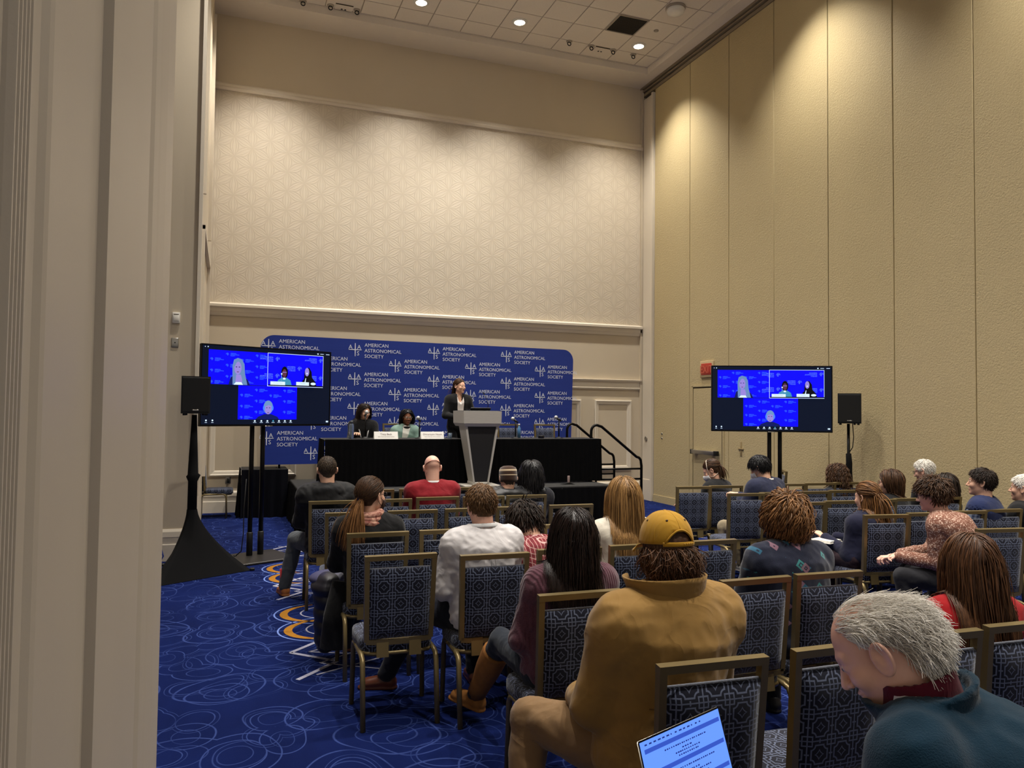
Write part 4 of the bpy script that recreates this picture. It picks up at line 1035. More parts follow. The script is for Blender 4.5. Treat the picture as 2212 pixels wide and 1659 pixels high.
def fold(P, seed, f=9.0, warp=0.6):
    r = np.random.RandomState(seed); out = 0
    for o in range(4):
        d = r.normal(size=3); d[2] *= 0.7; d /= np.linalg.norm(d); e = r.normal(size=3)
        out = out + np.sin((P @ d) * f * (1 + 0.5 * o) + warp * 2.5 * np.sin((P @ e) * f * 0.45 + r.rand() * 6) + r.rand() * 6) / (1 + 0.6 * o)
    return out / 2.4
def cfold(P, seed, f):
    return fold(P, seed, f * 5.5, 0.8) * 0.6 + fold(P, seed + 50, f * 2.2, 0.6) * 0.7
def wrinkle(P, seed, f=14.0):
    x = fold(P, seed, f * 4.2, 0.9); return 1 - np.abs(x) * 1.6

def head_sdf(q, fem=0.0, age=0.0):
    """q: points in head space (x right, y forward, z up), metres"""
    sy = np.abs(q[:, 0]); m = np.stack([sy, q[:, 1], q[:, 2]], 1)
    d = ell(q, (0, -0.014, 0.034), (0.0755, 0.097, 0.086))
    d = smin(d, ell(q, (0, 0.028, -0.035), (0.061, 0.062, 0.082)), 0.03)
    d = smin(d, rcap(m, (0.0, 0.062, -0.092), (0.046, 0.0, -0.058), 0.024 - 0.003 * fem, 0.022), 0.025)
    d = smin(d, ell(m, (0.0, 0.076, -0.104), (0.020 - 0.003 * fem, 0.016, 0.015)), 0.018)
    d = smin(d, ell(m, (0.040, 0.060, -0.030), (0.025, 0.026, 0.024)), 0.02)
    d = smin(d, rcap(m, (0.0, 0.083, 0.024), (0.040, 0.068, 0.024), 0.011 - 0.003 * fem, 0.010), 0.018)
    d = smax(d, -ell(m, (0.031, 0.096, 0.004), (0.017, 0.016, 0.011)), 0.012)
    d = smin(d, ell(m, (0.031, 0.0755, 0.004), (0.0145, 0.0135, 0.012)), 0.005)
    d = smin(d, rcap(q, (0, 0.088, 0.008), (0, 0.111, -0.034), 0.008, 0.0115 - 0.0015 * fem + 0.001 * age), 0.010)
    d = smin(d, ell(m, (0.013, 0.097, -0.038), (0.009, 0.010, 0.008)), 0.006)
    d = smin(d, ell(q, (0, 0.090, -0.062), (0.022, 0.010, 0.0055)), 0.008); d = smin(d, ell(q, (0, 0.089, -0.074), (0.019, 0.010, 0.006)), 0.008)
    d = smax(d, -ell(q, (0, 0.103, -0.0675), (0.023, 0.010, 0.0016)), 0.003)
    ca, sa = math.cos(0.50), math.sin(0.50); E = np.array([[ca, -sa, 0], [sa, ca, 0], [0, 0, 1.0]])
    cb, sb = math.cos(0.22), math.sin(0.22); E = E @ np.array([[1, 0, 0], [0, cb, -sb], [0, sb, cb]])
    er = ell(m, (0.084 + 0.004 * age, -0.016, -0.006 - 0.004 * age), (0.0085, 0.022 + 0.004 * age, 0.033 + 0.007 * age), E)
    er = smax(er, -ell(m, (0.094 + 0.004 * age, -0.014, -0.002), (0.010, 0.014 + 0.002 * age, 0.023 + 0.004 * age), E), 0.004)
    er = smin(er, ell(m, (0.083, -0.004, -0.010), (0.006, 0.006, 0.009), E), 0.004)
    qe = (m - np.array([0.084 + 0.004 * age, -0.016, -0.006 - 0.004 * age])) @ E; rho = np.sqrt((qe[:, 1] / (0.022 + 0.004 * age)) ** 2 + (qe[:, 2] / (0.033 + 0.007 * age)) ** 2)
    rim = np.sqrt(((rho - 0.90) * 0.028) ** 2 + (qe[:, 0] - 0.005) ** 2) - 0.0042
    er = smin(er, rim, 0.003)
    d = smin(d, er, 0.006)
    return d
HC = V3(0, -0.014, 0.034); HR = V3(0.0755, 0.097, 0.086)
def hair_yc(z, rec=0.0):
    return np.interp(z, [-0.13, -0.06, -0.02, 0.03, 0.06, 0.088, 0.14], [-0.05, -0.035, -0.006, 0.022, 0.062 - rec, 0.080 - rec, 0.082 - rec * 1.6])

def skin_mat(name, rgb):
    m = M(name); m.set(0.48, 0, 0.4)
    v = m.coord(); n = m.noise(v, 14, 4, 0.6); c = srgb(*rgb)
    m.color(m.mix(n.outputs[0], tuple(k * s for k, s in zip(c[:3], (0.88, 0.80, 0.76))) + (1,), tuple(min(1, k * s) for k, s in zip(c[:3], (1.12, 1.12, 1.12))) + (1,)))
    m.b.inputs['Subsurface Weight'].default_value = 0.04; m.b.inputs['Subsurface Radius'].default_value = (0.02, 0.008, 0.005); m.b.inputs['Subsurface Scale'].default_value = 0.4
    n2 = m.noise(v, 260, 2); m.bump(n2.outputs[0], 0.08, 0.002)
    return m.m
def hair_mat(name, dark, light, rough=0.5):
    m = M(name); m.set(rough, 0, 0.28)
    a = m.n.new('ShaderNodeAttribute'); a.attribute_name = 'tone'
    n = m.noise(m.coord(), 90, 3, stretch=(1, 1, 0.12))
    f = (X(m.t, a.outputs['Fac']) * 0.75 + X(m.t, n.outputs[0]) * 0.5 - 0.12).max(0.0).min(1.0)
    m.color(m.mix(f, srgb(*dark), srgb(*light))); m.bump(n.outputs[0], 0.25, 0.004)
    return m.m
SKIN = {'fair': skin_mat('fair_skin', (220, 176, 150)), 'pink': skin_mat('pink_skin', (224, 178, 158)), 'tan': skin_mat('tan_skin', (184, 132, 100)), 'brown': skin_mat('brown_skin', (128, 80, 54))}
M_EYE = plain('eye_white', (215, 210, 200), 0.25, var=0.02); M_IRIS = plain('dark_iris', (30, 22, 18), 0.2, var=0.0); M_LIP = plain('lip', (160, 88, 80), 0.45)
def cloth(name, rgb, var=0.18, weave=500, rough=0.9, sheen=0.1, bump=0.2, wr=0.22):
    m = M(name); m.set(rough, 0, 0.2, sheen); v = m.coord(); c = srgb(*rgb); n = m.noise(v, 18, 3); w = m.noise(v, 6.0, 2, 0.5, 1.2); fine = m.noise(v, weave, 2)
    m.color(m.mix(n.outputs[0], tuple(k * (1 - var) for k in c[:3]) + (1,), tuple(min(1, k * (1 + var)) for k in c[:3]) + (1,)))
    h = (X(m.t, w.outputs[0]) - 0.5).abs() * -1.0 * wr + X(m.t, fine.outputs[0]) * 0.02 * bump
    m.bump(h, 0.9, 0.05); return m.m

# a hand: palm and five fingers, built once; x across (thumb side +), y to the finger tips, z back of the hand
def hand_np(curl, spread=1.0):
    fin = [(-0.031, 0.060, 0.085), (-0.011, 0.072, 0.10), (0.011, 0.070, 0.098), (0.031, 0.058, 0.082)]
    ch = []
    for i, (x, ln, y0) in enumerate([(-0.032, 0.058, 0.078), (-0.0115, 0.073, 0.088), (0.010, 0.078, 0.090), (0.031, 0.070, 0.086)]):
        p = V3(x, y0, 0); a = 0.0; pts = [V3(x * 0.8, y0 - 0.05, 0), p]
        for s, l in enumerate((0.45, 0.32, 0.25)):
            a += curl * (0.55, 0.9, 0.6)[s]; p = p + V3(x * 0.12 * spread, math.cos(a) * ln * l, -math.sin(a) * ln * l); pts.append(p)
        ch.append(pts)
    th = [V3(0.028, 0.025, -0.006), V3(0.052, 0.055, -0.014 - 0.01 * curl), V3(0.058 - 0.015 * curl, 0.085, -0.02 - 0.014 * curl), V3(0.052 - 0.025 * curl, 0.108, -0.026 - 0.018 * curl)]
    def fn(P):
        d = ecap(P, (0, 0.005, 0), (0, 0.075, 0), (1, 0, 0), 0.027, 0.039, 0.016, 0.0135)
        d = smin(d, ecap(P, (0, -0.06, 0), (0, 0.01, 0), (1, 0, 0), 0.026, 0.027, 0.019, 0.017), 0.015)
        for pts in ch:
            for k in range(len(pts) - 1):
                r = (0.0092, 0.0095, 0.0085, 0.0078, 0.0065); d = smin(d, rcap(P, pts[k], pts[k + 1], r[k], r[k + 1]), 0.003)
        for k in range(3): d = smin(d, rcap(P, th[k], th[k + 1], (0.016, 0.0115, 0.0098)[k], (0.0115, 0.0098, 0.008)[k]), 0.004)
        return d
    return nets(fn, (-0.06, -0.09, -0.085), (0.08, 0.185, 0.035), 0.0045)
HAND = {'relaxed': hand_np(0.55), 'curled': hand_np(1.05)}
def shoe_np(h=0.09):
    def fn(P):
        d = ecap(P, (0, -0.07, 0.035), (0, 0.10, 0.03), (1, 0, 0), 0.037, 0.044, 0.036, 0.030)
        d = smin(d, rcap(P, (0, -0.055, 0.05), (0, -0.05, h), 0.038, 0.040), 0.03); d = smin(d, rcap(P, (0, -0.03, 0.06), (0, 0.07, 0.035), 0.03, 0.03), 0.03)
        d = smax(d, 0.006 - P[:, 2], 0.006); d = smax(d, P[:, 2] - h, 0.004)
        sole = np.maximum(ecap(P, (0, -0.07, 0.008), (0, 0.105, 0.008), (1, 0, 0), 0.042, 0.047, 0.04, 0.04), np.abs(P[:, 2] - 0.009) - 0.009)
        return np.minimum(d, sole)
    return nets(fn, (-0.07, -0.13, -0.01), (0.07, 0.17, h + 0.03), 0.007)
SHOE = shoe_np(); BOOT = shoe_np(0.13)

class Person:
    def __init__(s, label, seat, face, head, hyaw=None, hpitch=0.0, hroll=0.0, sit=True, build=1.0, fem=0.0, age=0.0, skin='fair', group='people seated in the audience', res=0.008, base=0.0, slouch=0.015, cat='person'):
        s.root = thing('person', label, cat, (seat[0], seat[1], base), 0, group)
        s.o = V3(seat[0], seat[1], base); s.build, s.fem, s.age, s.res, s.skin = build, fem, age, res, SKIN[skin]
        a = math.radians(face); s.F = V3(-math.sin(a), math.cos(a), 0); s.R = V3(math.cos(a), math.sin(a), 0); s.U = V3(0, 0, 1)
        s.h = V3(*head) - s.o
        ya, pi, ro = math.radians(face if hyaw is None else hyaw), math.radians(hpitch), math.radians(hroll)
        f0 = V3(-math.sin(ya), math.cos(ya), 0); r0 = V3(math.cos(ya), math.sin(ya), 0); u0 = V3(0, 0, 1)
        f1 = f0 * math.cos(pi) - u0 * math.sin(pi); u1 = u0 * math.cos(pi) + f0 * math.sin(pi)
        r2 = r0 * math.cos(ro) + u1 * math.sin(ro); u2 = u1 * math.cos(ro) - r0 * math.sin(ro)
        s.H = np.stack([r2, f1, u2], 1)                    # columns: head axes in world
        s.p0 = V3(0, 0, 0.575) + s.F * 0.035 if sit else V3(0, 0, 0.95)
        s.nj = s.h + s.H @ V3(0, -0.028, -0.105)
        d = unit(s.p0 - s.nj); s.S = s.nj + 0.092 * unit(0.7 * d - 0.3 * s.U)
        s.mid = (s.p0 + s.S) / 2 - s.F * slouch; s.ch = s.S * 0.62 + s.mid * 0.38 - s.F * slouch * 0.3
        s.sh = {}; s.el = {}; s.wr = {}; s.kn = {}; s.an = {}
        for k, sg in (('L', -1), ('R', 1)):
            s.sh[k] = s.S + s.R * sg * 0.165 * build - s.U * 0.035
            s.el[k] = s.sh[k] + s.R * sg * 0.045 - s.U * 0.25 + s.F * 0.09
            s.wr[k] = s.p0 + s.F * 0.34 + s.R * sg * 0.07 + s.U * 0.10
            s.kn[k] = s.p0 + s.F * 0.44 + s.R * sg * 0.11 - s.U * 0.06 if sit else s.p0 + s.R * sg * 0.085 - s.U * 0.43 + s.F * 0.02
            s.an[k] = s.kn[k] * V3(1, 1, 0) + s.F * (-0.06 if sit else -0.03) + s.U * 0.09
            s.an[k][2] = 0.09
        s.parts = []
    def L(s, v): return s.h + s.H @ np.asarray(v, float)
    def torso(s, P, t=0.0, belly=0.0):
        b = s.build
        d = ecap(P, s.p0 - s.U * 0.03, s.mid, s.R, 0.168 * b + t, 0.150 * b + t + belly, 0.118 * b + t, 0.108 * b + t + belly)
        d = smin(d, ecap(P, s.mid, s.ch, s.R, 0.150 * b + t + belly, 0.172 * b + t, 0.108 * b + t + belly, 0.112 * b + t), 0.05)
        d = smin(d, ecap(P, s.ch, s.S - s.U * 0.015, s.R, 0.172 * b + t, 0.115 * b + t, 0.112 * b + t, 0.068 + t), 0.05)
        for k, sg in (('L', -1), ('R', 1)): d = smin(d, rcap(P, s.S + s.R * sg * 0.045 - s.U * 0.008, s.sh[k], 0.050 + t, 0.058 * b + t), 0.065)
        return d
    def arms(s, P, t=0.0, cuff=1.0, only=None):
        d = None
        for k in ('L', 'R'):
            if only and k not in only: continue
            w = s.el[k] + (s.wr[k] - s.el[k]) * cuff
            e = smin(rcap(P, s.sh[k], s.el[k], 0.056 * s.build + t, 0.043 + t), rcap(P, s.el[k], w, 0.043 + t, 0.033 + t * 0.8), 0.02)
            d = e if d is None else np.minimum(d, e)
        return d
    def neckd(s, P, r0, r1): return rcap(P, s.S - s.U * 0.03, s.nj + s.H @ V3(0, 0, 0.05), r0, r1)
    def make_body(s, hands=('L', 'R'), hand='relaxed', lip=False, eyes=True, hand_dir=None):
        s.neck_r = 0.063 - 0.015 * s.fem + 0.004 * s.age
        def fn(P):
            q = (P - s.h) @ s.H
            d = head_sdf(q, s.fem, s.age)
            d = smin(d, rcap(P, s.nj + s.H @ V3(0, 0, 0.055), s.S, s.neck_r, s.neck_r + 0.006), 0.03)
            return smin(d, ecap(P, s.S - s.U * 0.01, s.ch, s.R, 0.11, 0.14, 0.05, 0.09), 0.04)
        lo = np.minimum(s.h - 0.15, np.minimum(s.S, s.ch) - 0.17); hi = np.maximum(s.h + 0.16, np.maximum(s.S, s.ch) + 0.17)
        v, f = nets(fn, lo, hi, s.res)
        parts = [(v, f, 0)]
        if eyes:
            for sx in (-1, 1):
                a, b = sphere_np(s.L((sx * 0.031, 0.0775, 0.004)), 0.0122, 6); parts.append((a, b, 1))
                a, b = sphere_np(s.L((sx * 0.031, 0.0835, 0.004)), 0.0075, 5); parts.append((a, b, 2))
        if lip:
            a, b = sphere_np(s.L((0, 0.091, -0.068)), 0.021, 6, (1, 0.5, 0.36), s.H); parts.append((a, b, 3))
        for k in hands:
            y = unit(s.wr[k] - s.el[k]) if not hand_dir or k not in hand_dir else unit(hand_dir[k][0])
            z = V3(0, 0, 1) if not hand_dir or k not in hand_dir else V3(*hand_dir[k][1]); z = unit(z - y * (z @ y)); x = np.cross(y, z)
            if k == 'R': x = -x
            hv, hf = HAND[hand]; W = np.stack([x, y, z], 1); parts.append((hv @ W.T + s.wr[k] + y * 0.03, hf if np.linalg.det(W) > 0 else hf[:, ::-1], 0))
        me = np_mesh('body', parts, [s.skin, M_EYE, M_IRIS, M_LIP]); return obj('body', me, s.root)
    def make_top(s, mat, t=0.016, amp=0.006, freq=9, neck=0.012, hem=-0.09, cuff=0.97, name='top', seed=1, res=None, extra=None, collar=None, puff=0.0, belly=0.0, vneck=0.0, k_arm=0.04):
        r = res or max(0.011, s.res * 1.3)
        def fn(P):
            d = smin(s.torso(P, t, belly), s.arms(P, t * 0.9, cuff), k_arm)
            if extra is not None: d = extra(P, d)
            nr = np.abs(d) < 0.06; Q = P[nr]
            w = cfold(Q, seed, freq) * amp * 0.5 + wrinkle(Q, seed + 7, freq) * amp * 0.35
            if puff: w = w + puff * (np.abs(np.sin((Q @ unit(0.2 * s.F + s.U)) * 38)) ** 0.6 - 0.5)
            d = d.copy(); d[nr] = d[nr] - w
            if vneck: d = smax(d, -rcap(P, s.S + s.F * 0.06, s.S + s.F * 0.14 - s.U * vneck, 0.06, 0.012), 0.006)
            d = smax(d, -(s.neckd(P, s.neck_r + 0.008, s.neck_r + neck)), 0.004)
            if collar:
                ax = unit(s.nj - s.S); q = P - s.S; tt = q @ ax; rad = np.linalg.norm(q - tt[:, None] * ax, axis=1); hh, th, flare = collar
                back = np.clip(-(q @ s.F) / 0.06, -1, 1)
                c = np.maximum(np.abs(rad - (s.neck_r + 0.012 + th + flare * np.clip(tt / hh, 0, 1))) - th, np.abs(tt - hh * 0.42) - hh * 0.58)
                d = smin(d, c, 0.010)
            return smax(d, (s.p0[2] + hem) - P[:, 2], 0.004)
        pts = [s.p0, s.S, s.ch] + [s.sh[k] for k in 'LR'] + [s.el[k] for k in 'LR'] + [s.wr[k] for k in 'LR']
        lo = np.min(pts, 0) - 0.22; hi = np.max(pts, 0) + 0.22; lo[2] = s.p0[2] + hem - 0.05; s.top_fn = fn
        v, f = nets(fn, lo, hi, r); s.top_mesh = (v, f)
        return obj(name, np_mesh(name, [(v, f, 0)], [mat]), s.root)
    def make_legs(s, mat, t=0.012, shoe=None, shoe_mat=None, seed=3, cuffs=0.0, feet_dir=None):
        def fn(P):
            d = ecap(P, s.p0 - s.U * 0.04 - s.R * 0.05, s.p0 - s.U * 0.04 + s.R * 0.05, s.R, 0.13, 0.13, 0.115, 0.115)
            for k, sg in (('L', -1), ('R', 1)):
                hip = s.p0 + s.R * sg * 0.09 - s.U * 0.045
                d = smin(d, rcap(P, hip, s.kn[k], 0.082 * s.build + t, 0.060 + t), 0.03); a2 = s.an[k] + (s.kn[k] - s.an[k]) * cuffs
                d = smin(d, rcap(P, s.kn[k], a2, 0.058 + t, 0.043 + t), 0.02)
            return d - cfold(P, seed, 9) * 0.007 - wrinkle(P, seed + 3, 9) * 0.003
        pts = [s.p0] + [s.kn[k] for k in 'LR'] + [s.an[k] for k in 'LR']
        v, f = nets(fn, np.min(pts, 0) - 0.2, np.max(pts, 0) + 0.2, max(0.014, s.res * 1.6))
        obj('trousers', np_mesh('trousers', [(v, f, 0)], [mat]), s.root)
        for k, sg in (('L', -1), ('R', 1)):
            y = unit(s.F + s.R * sg * 0.15) if not feet_dir or k not in feet_dir else unit(feet_dir[k]); z0 = V3(0, 0, 1) if abs(y[2]) < 0.9 else s.F
            z = unit(z0 - y * (z0 @ y)); x = np.cross(y, z)
            hv, hf = shoe or SHOE; W = np.stack([x, y, z], 1); b = s.an[k] - z * 0.09 + y * 0.04
            if b[2] < 0: b[2] = 0
            obj('shoe', np_mesh('shoe', [(hv @ W.T + b, hf, 0)], [shoe_mat or M_SHOE]), s.root)
    # ---- hair
    def cap(s, vol, zmin=-0.075, rec=0.0, ears=True, disp=0.004, seed=0, back=0.0, res=None, top=0.0, name=None):
        def fn(q):
            c = HC + V3(0, -back * 0.5, top * 0.4); d = ell(q, c, HR + vol + V3(0, back * 0.5, top))
            d = smin(d, ecap(q, (0, -0.045, 0.0), (0, -0.05, zmin + 0.02), (1, 0, 0), 0.060 + vol * 0.8, 0.048 + vol * 0.6, 0.05 + vol * 0.6, 0.042 + vol * 0.5), 0.03)
            az = np.arctan2(q[:, 0], -(q[:, 1] + 0.02)); fl = fold(q, seed, 40, 0.5); d = d - disp * (0.5 * np.sin(az * 46 + 2.2 * fl) + 0.5 * np.sin(az * 83 + 3 * fl)) * np.clip(1.4 - q[:, 2] / 0.11, 0.25, 1) - disp * 0.5 * fl
            d = smax(d, (q[:, 1] - hair_yc(q[:, 2], rec)) * 0.8, 0.012); d = smax(d, zmin - q[:, 2], 0.010)
            if ears:
                m = np.stack([np.abs(q[:, 0]), q[:, 1], q[:, 2]], 1); d = smax(d, -ell(m, (0.088, -0.004, -0.016), (0.026, 0.026, 0.040)), 0.008)
            return d
        v, f = nets(fn, (-0.15, -0.22, zmin - 0.03), (0.15, 0.15, 0.20), res or max(0.006, s.res)); return v @ s.H.T + s.h, f
    def roots(s, n, zmin=-0.075, rec=0.0, seed=0, ears=True, vol=0.0):
        r = np.random.RandomState(seed); i = np.arange(n * 3) + 0.5; ph = np.arccos(1 - 2 * i / (n * 3)); th = math.pi * (1 + 5 ** 0.5) * i
        d = np.stack([np.cos(th) * np.sin(ph), np.sin(th) * np.sin(ph), np.cos(ph)], 1) + r.normal(size=(n * 3, 3)) * 0.03
        d /= np.linalg.norm(d, axis=1, keepdims=True); p = HC + d * (HR + vol)
        ok = (p[:, 1] < hair_yc(p[:, 2], rec) - 0.004) & (p[:, 2] > zmin)
        if ears: ok &= ~((np.abs(p[:, 0]) > 0.05) & (p[:, 1] > -0.032) & (p[:, 2] < 0.022) & (p[:, 1] < 0.03))
        return p[ok]
    def locks(s, p, length, r0, comb, grav=1.0, m=10, seed=0, wave=0.0, wfreq=40.0, lift=0.006, outw=0.0, collide=True, rtip=0.3, jit=0.15, target=None, tw=0.0, lvar=0.25, guard=True, ns=4, curl=0.0):
        """grow one lock of hair from every root point p (head space); comb(q) gives the combing direction there"""
        r = np.random.RandomState(seed + 11); n = len(p); L = length * (1 + lvar * r.uniform(-1, 1, n)); ds = (L / (m - 1))[:, None]
        g = s.H.T @ V3(0, 0, -1); ph = r.rand(n, 1) * 6.28; lf = lift * (0.6 + 0.9 * r.rand(n, 1)); q = p.copy(); path = [q.copy()]; v = np.zeros_like(q); jj = r.normal(size=(n, 3)) * jit
        nrm = (q - HC) / HR ** 2; nrm /= np.linalg.norm(nrm, axis=1, keepdims=True); nr = [nrm]
        for k in range(1, m):
            w = k / (m - 1); dirn = comb(q) * (1 - w * 0.6) + g * grav * (0.35 + w) + jj + nrm * outw * (1 - w) - nrm * curl * w * w
            if target is not None: dirn = dirn + (target - q) * tw
            v = 0.45 * v + 0.55 * dirn; nrm = (q - HC) / HR ** 2; nrm /= np.linalg.norm(nrm, axis=1, keepdims=True) + 1e-9
            inside = (np.linalg.norm((q - HC) / (HR + lf), axis=1) < 1.12)[:, None]; vn = (v * nrm).sum(1, keepdims=True)
            v = np.where(inside & (vn < 0), v - vn * nrm, v); v /= np.linalg.norm(v, axis=1, keepdims=True) + 1e-9
            side = np.cross(v, nrm); q = q + v * ds
            if wave: q = q + side * (wave * np.sin(ph + k * ds * wfreq)) + nrm * (wave * 0.7 * np.cos(ph + k * ds * wfreq))
            e = np.linalg.norm((q - HC) / (HR + lf), axis=1, keepdims=True); q = np.where(e < 1, HC + (q - HC) / e, q)
            if guard:
                fx = (q[:, 1] - 0.070) / 0.075; fz = (q[:, 2] + 0.030) / 0.105; rr_ = 1 - fx ** 2 - fz ** 2; inx = 0.074 * np.sqrt(np.clip(rr_, 0, 1)); bad_ = (rr_ > 0) & (np.abs(q[:, 0]) < inx); q[bad_, 0] = np.where(q[bad_, 0] < 0, -1, 1) * inx[bad_]
            if collide and k > 2:
                wp = q @ s.H.T + s.h; dd = s.hair_block(wp) - 0.008; bad = dd < 0
                if bad.any():
                    b = wp[bad]; ep = 0.004; gr = np.stack([s.hair_block(b + np.eye(3)[a] * ep) - s.hair_block(b - np.eye(3)[a] * ep) for a in range(3)], 1); gr /= np.linalg.norm(gr, axis=1, keepdims=True) + 1e-9
                    wp[bad] = b - gr * dd[bad][:, None]; q = (wp - s.h) @ s.H
            path.append(q.copy()); nr.append(nrm)
        P = np.stack(path, 1); N = np.stack(nr, 1) @ s.H.T; t = np.linspace(0, 1, m); R = r0 * (0.75 + 0.5 * r.rand(n, 1)) * (np.minimum(1, 0.5 + 3 * t) * (1 - (1 - rtip) * t ** 2.5))[None, :]
        vv, ff = tubes_np(P @ s.H.T + s.h, R, ns, N); tone = np.repeat(r.rand(n), m * ns); return vv, ff, tone
    def hair_block(s, P):
        return smin(s.torso(P, s.hb), s.arms(P, s.hb), 0.05)
    hb = 0.024
    def put_hair(s, mat, pieces, name='hair'):
        parts, tone = [], []
        for p in pieces:
            parts.append((p[0], p[1], 0)); tone.append(p[2] if len(p) > 2 else np.full(len(p[0]), 0.25))
        return obj(name, np_mesh(name, parts, [mat], np.concatenate(tone)), s.root)
    def tubes(s, name, path, r, mat, head=True, n=6, flat=1.0, closed=False):
        P = [tuple(s.L(p)) if head else tuple(p) for p in path]
        return MB().tube(P, r, n, cap=not closed, flat=flat).build(name, mat, s.root)
    def glasses(s, mat, w=0.026, h=0.019):
        g = empty('glasses'); g.parent = s.root; mb = MB()
        for sx in (-1, 1):
            c = (sx * 0.032, 0.101, 0.003)
            mb.tube([tuple(s.L((c[0] + w * math.cos(a), c[1] - 0.10 * abs(c[0] + w * math.cos(a) * 1.0) ** 1.4, c[2] + h * math.sin(a)))) for a in [2 * math.pi * k / 16 for k in range(17)]], 0.0022, 5)
            mb.tube([tuple(s.L(q)) for q in ((sx * 0.060, 0.094, 0.008), (sx * 0.077, 0.06, 0.008), (sx * 0.081, 0.0, 0.012), (sx * 0.082, -0.022, -0.004))], 0.0022, 5)
        mb.tube([tuple(s.L(q)) for q in ((-0.008, 0.102, 0.006), (0, 0.105, 0.009), (0.008, 0.102, 0.006))], 0.0022, 5)
        mb.build('glasses', mat, s.root); bpy.data.objects.remove(g)
    def mask(s, mat, strap=None, around=False):
        def fn(q):
            d = ell(q, (0, 0.040, -0.052), (0.068, 0.078, 0.066)); d = smin(d, ell(q, (0, 0.104, -0.045), (0.022, 0.020, 0.030)), 0.03)
            d = np.abs(d) - 0.004; m = np.abs(q[:, 0])
            d = smax(d, 0.028 + m * 0.25 - q[:, 1], 0.005); return smax(d, q[:, 2] + 0.012 + np.abs(q[:, 0]) * 0.25, 0.004)
        v, f = nets(fn, (-0.09, 0.0, -0.13), (0.09, 0.15, 0.02), 0.006); obj('face_mask', np_mesh('face_mask', [(v @ s.H.T + s.h, f, 0)], [mat]), s.root)
        if strap:
            for sx in (-1, 1):
                if around: continue
                s.tubes('mask_strap', [(sx * 0.064, 0.05, -0.035), (sx * 0.076, 0.02, -0.02), (sx * 0.088, -0.02, 0.015), (sx * 0.087, -0.034, -0.01), (sx * 0.078, -0.01, -0.04), (sx * 0.062, 0.04, -0.075)], 0.0022, strap)
            if around:
                for zz, dz in ((0.05, 0.05), (-0.05, -0.02)):
                    pts = [(0.066, 0.045, -0.04)] + [( (HR[0] + 0.012) * math.cos(a), HC[1] - (HR[1] + 0.012) * math.sin(a), zz + dz * math.sin(a)) for a in [math.pi * (0.08 + 0.84 * k / 14) for k in range(15)]] + [(-0.066, 0.045, -0.04)]
                    s.tubes('mask_strap', pts, 0.003, strap)
    def surf(s, p, d, n=40):
        """walk from p along d until the cloth surface is met"""
        p = np.atleast_2d(np.asarray(p, float)).copy(); d = unit(d)
        for _ in range(n): p = p + d * (np.clip(s.top_fn(p), -0.02, 0.06) * 0.6)[:, None]
        return p
    def seam(s, pts, d, mat, r=0.0035, name='seam'):
        q = s.surf(np.array(pts), d); return MB().tube([tuple(x) for x in q], r, 5).build(name, mat, s.root)
    def lanyard(s, mat, r=0.010, low=0.0):
        ax = unit(s.nj - s.S); x = s.R; y = np.cross(ax, x)
        pts = []
        for k in range(15):
            a = math.pi * (-0.15 + 1.3 * k / 14); rad = s.neck_r + 0.019
            c = s.S + ax * (0.050 - low); pts.append(tuple(c + x * math.cos(a) * rad * 1.1 - s.F * math.sin(a) * rad * 1.0 + ax * 0.01 * math.sin(a)))
        return MB().tube(pts, r, 6, flat=0.3, up=tuple(s.F)).build('lanyard', mat, s.root)
M_SHOE = plain('dark_shoe', (24, 22, 22), 0.5, var=0.2)
def comb_down(q):
    fr = np.clip((q[:, 1] - 0.0) / 0.07, 0, 1); s_ = np.where(q[:, 0] < 0, -1, 1)
    return np.stack([s_ * (0.30 * (q[:, 2] > 0.05) + 0.9 * fr), -0.25 - 0.7 * fr, -0.6 + 0.3 * fr], 1)
def comb_back(q): return np.tile(np.array([0, -1.0, -0.25]), (len(q), 1))
def comb_side(q): return np.stack([np.full(len(q), 0.7), np.full(len(q), 0.1), np.full(len(q), -0.3)], 1)
def comb_crown(q):
    c = np.array([0.015, -0.06, 0.115]); d = q - c; d /= np.linalg.norm(d, axis=1, keepdims=True) + 1e-9; return d * 0.9 + np.array([0.25, 0, -0.25])
def short_hair(p, mat, n=900, vol=0.010, ln=0.032, r=0.0034, zmin=-0.078, rec=0.0, seed=0, comb=comb_crown, wave=0.0, outw=0.06, back=0.0, top=0.0, grav=0.3, jit=0.16):
    c = p.cap(vol, zmin, rec, True, 0.003, seed, back, None, top); rt = p.roots(n, zmin + 0.008, rec, seed, True, vol * 0.8 + top * 0.4)
    return p.put_hair(mat, [c, p.locks(rt, ln, r, comb, grav, 6, seed, wave, 60, vol + top * 0.5, outw, False, 0.25, jit, ns=3)])
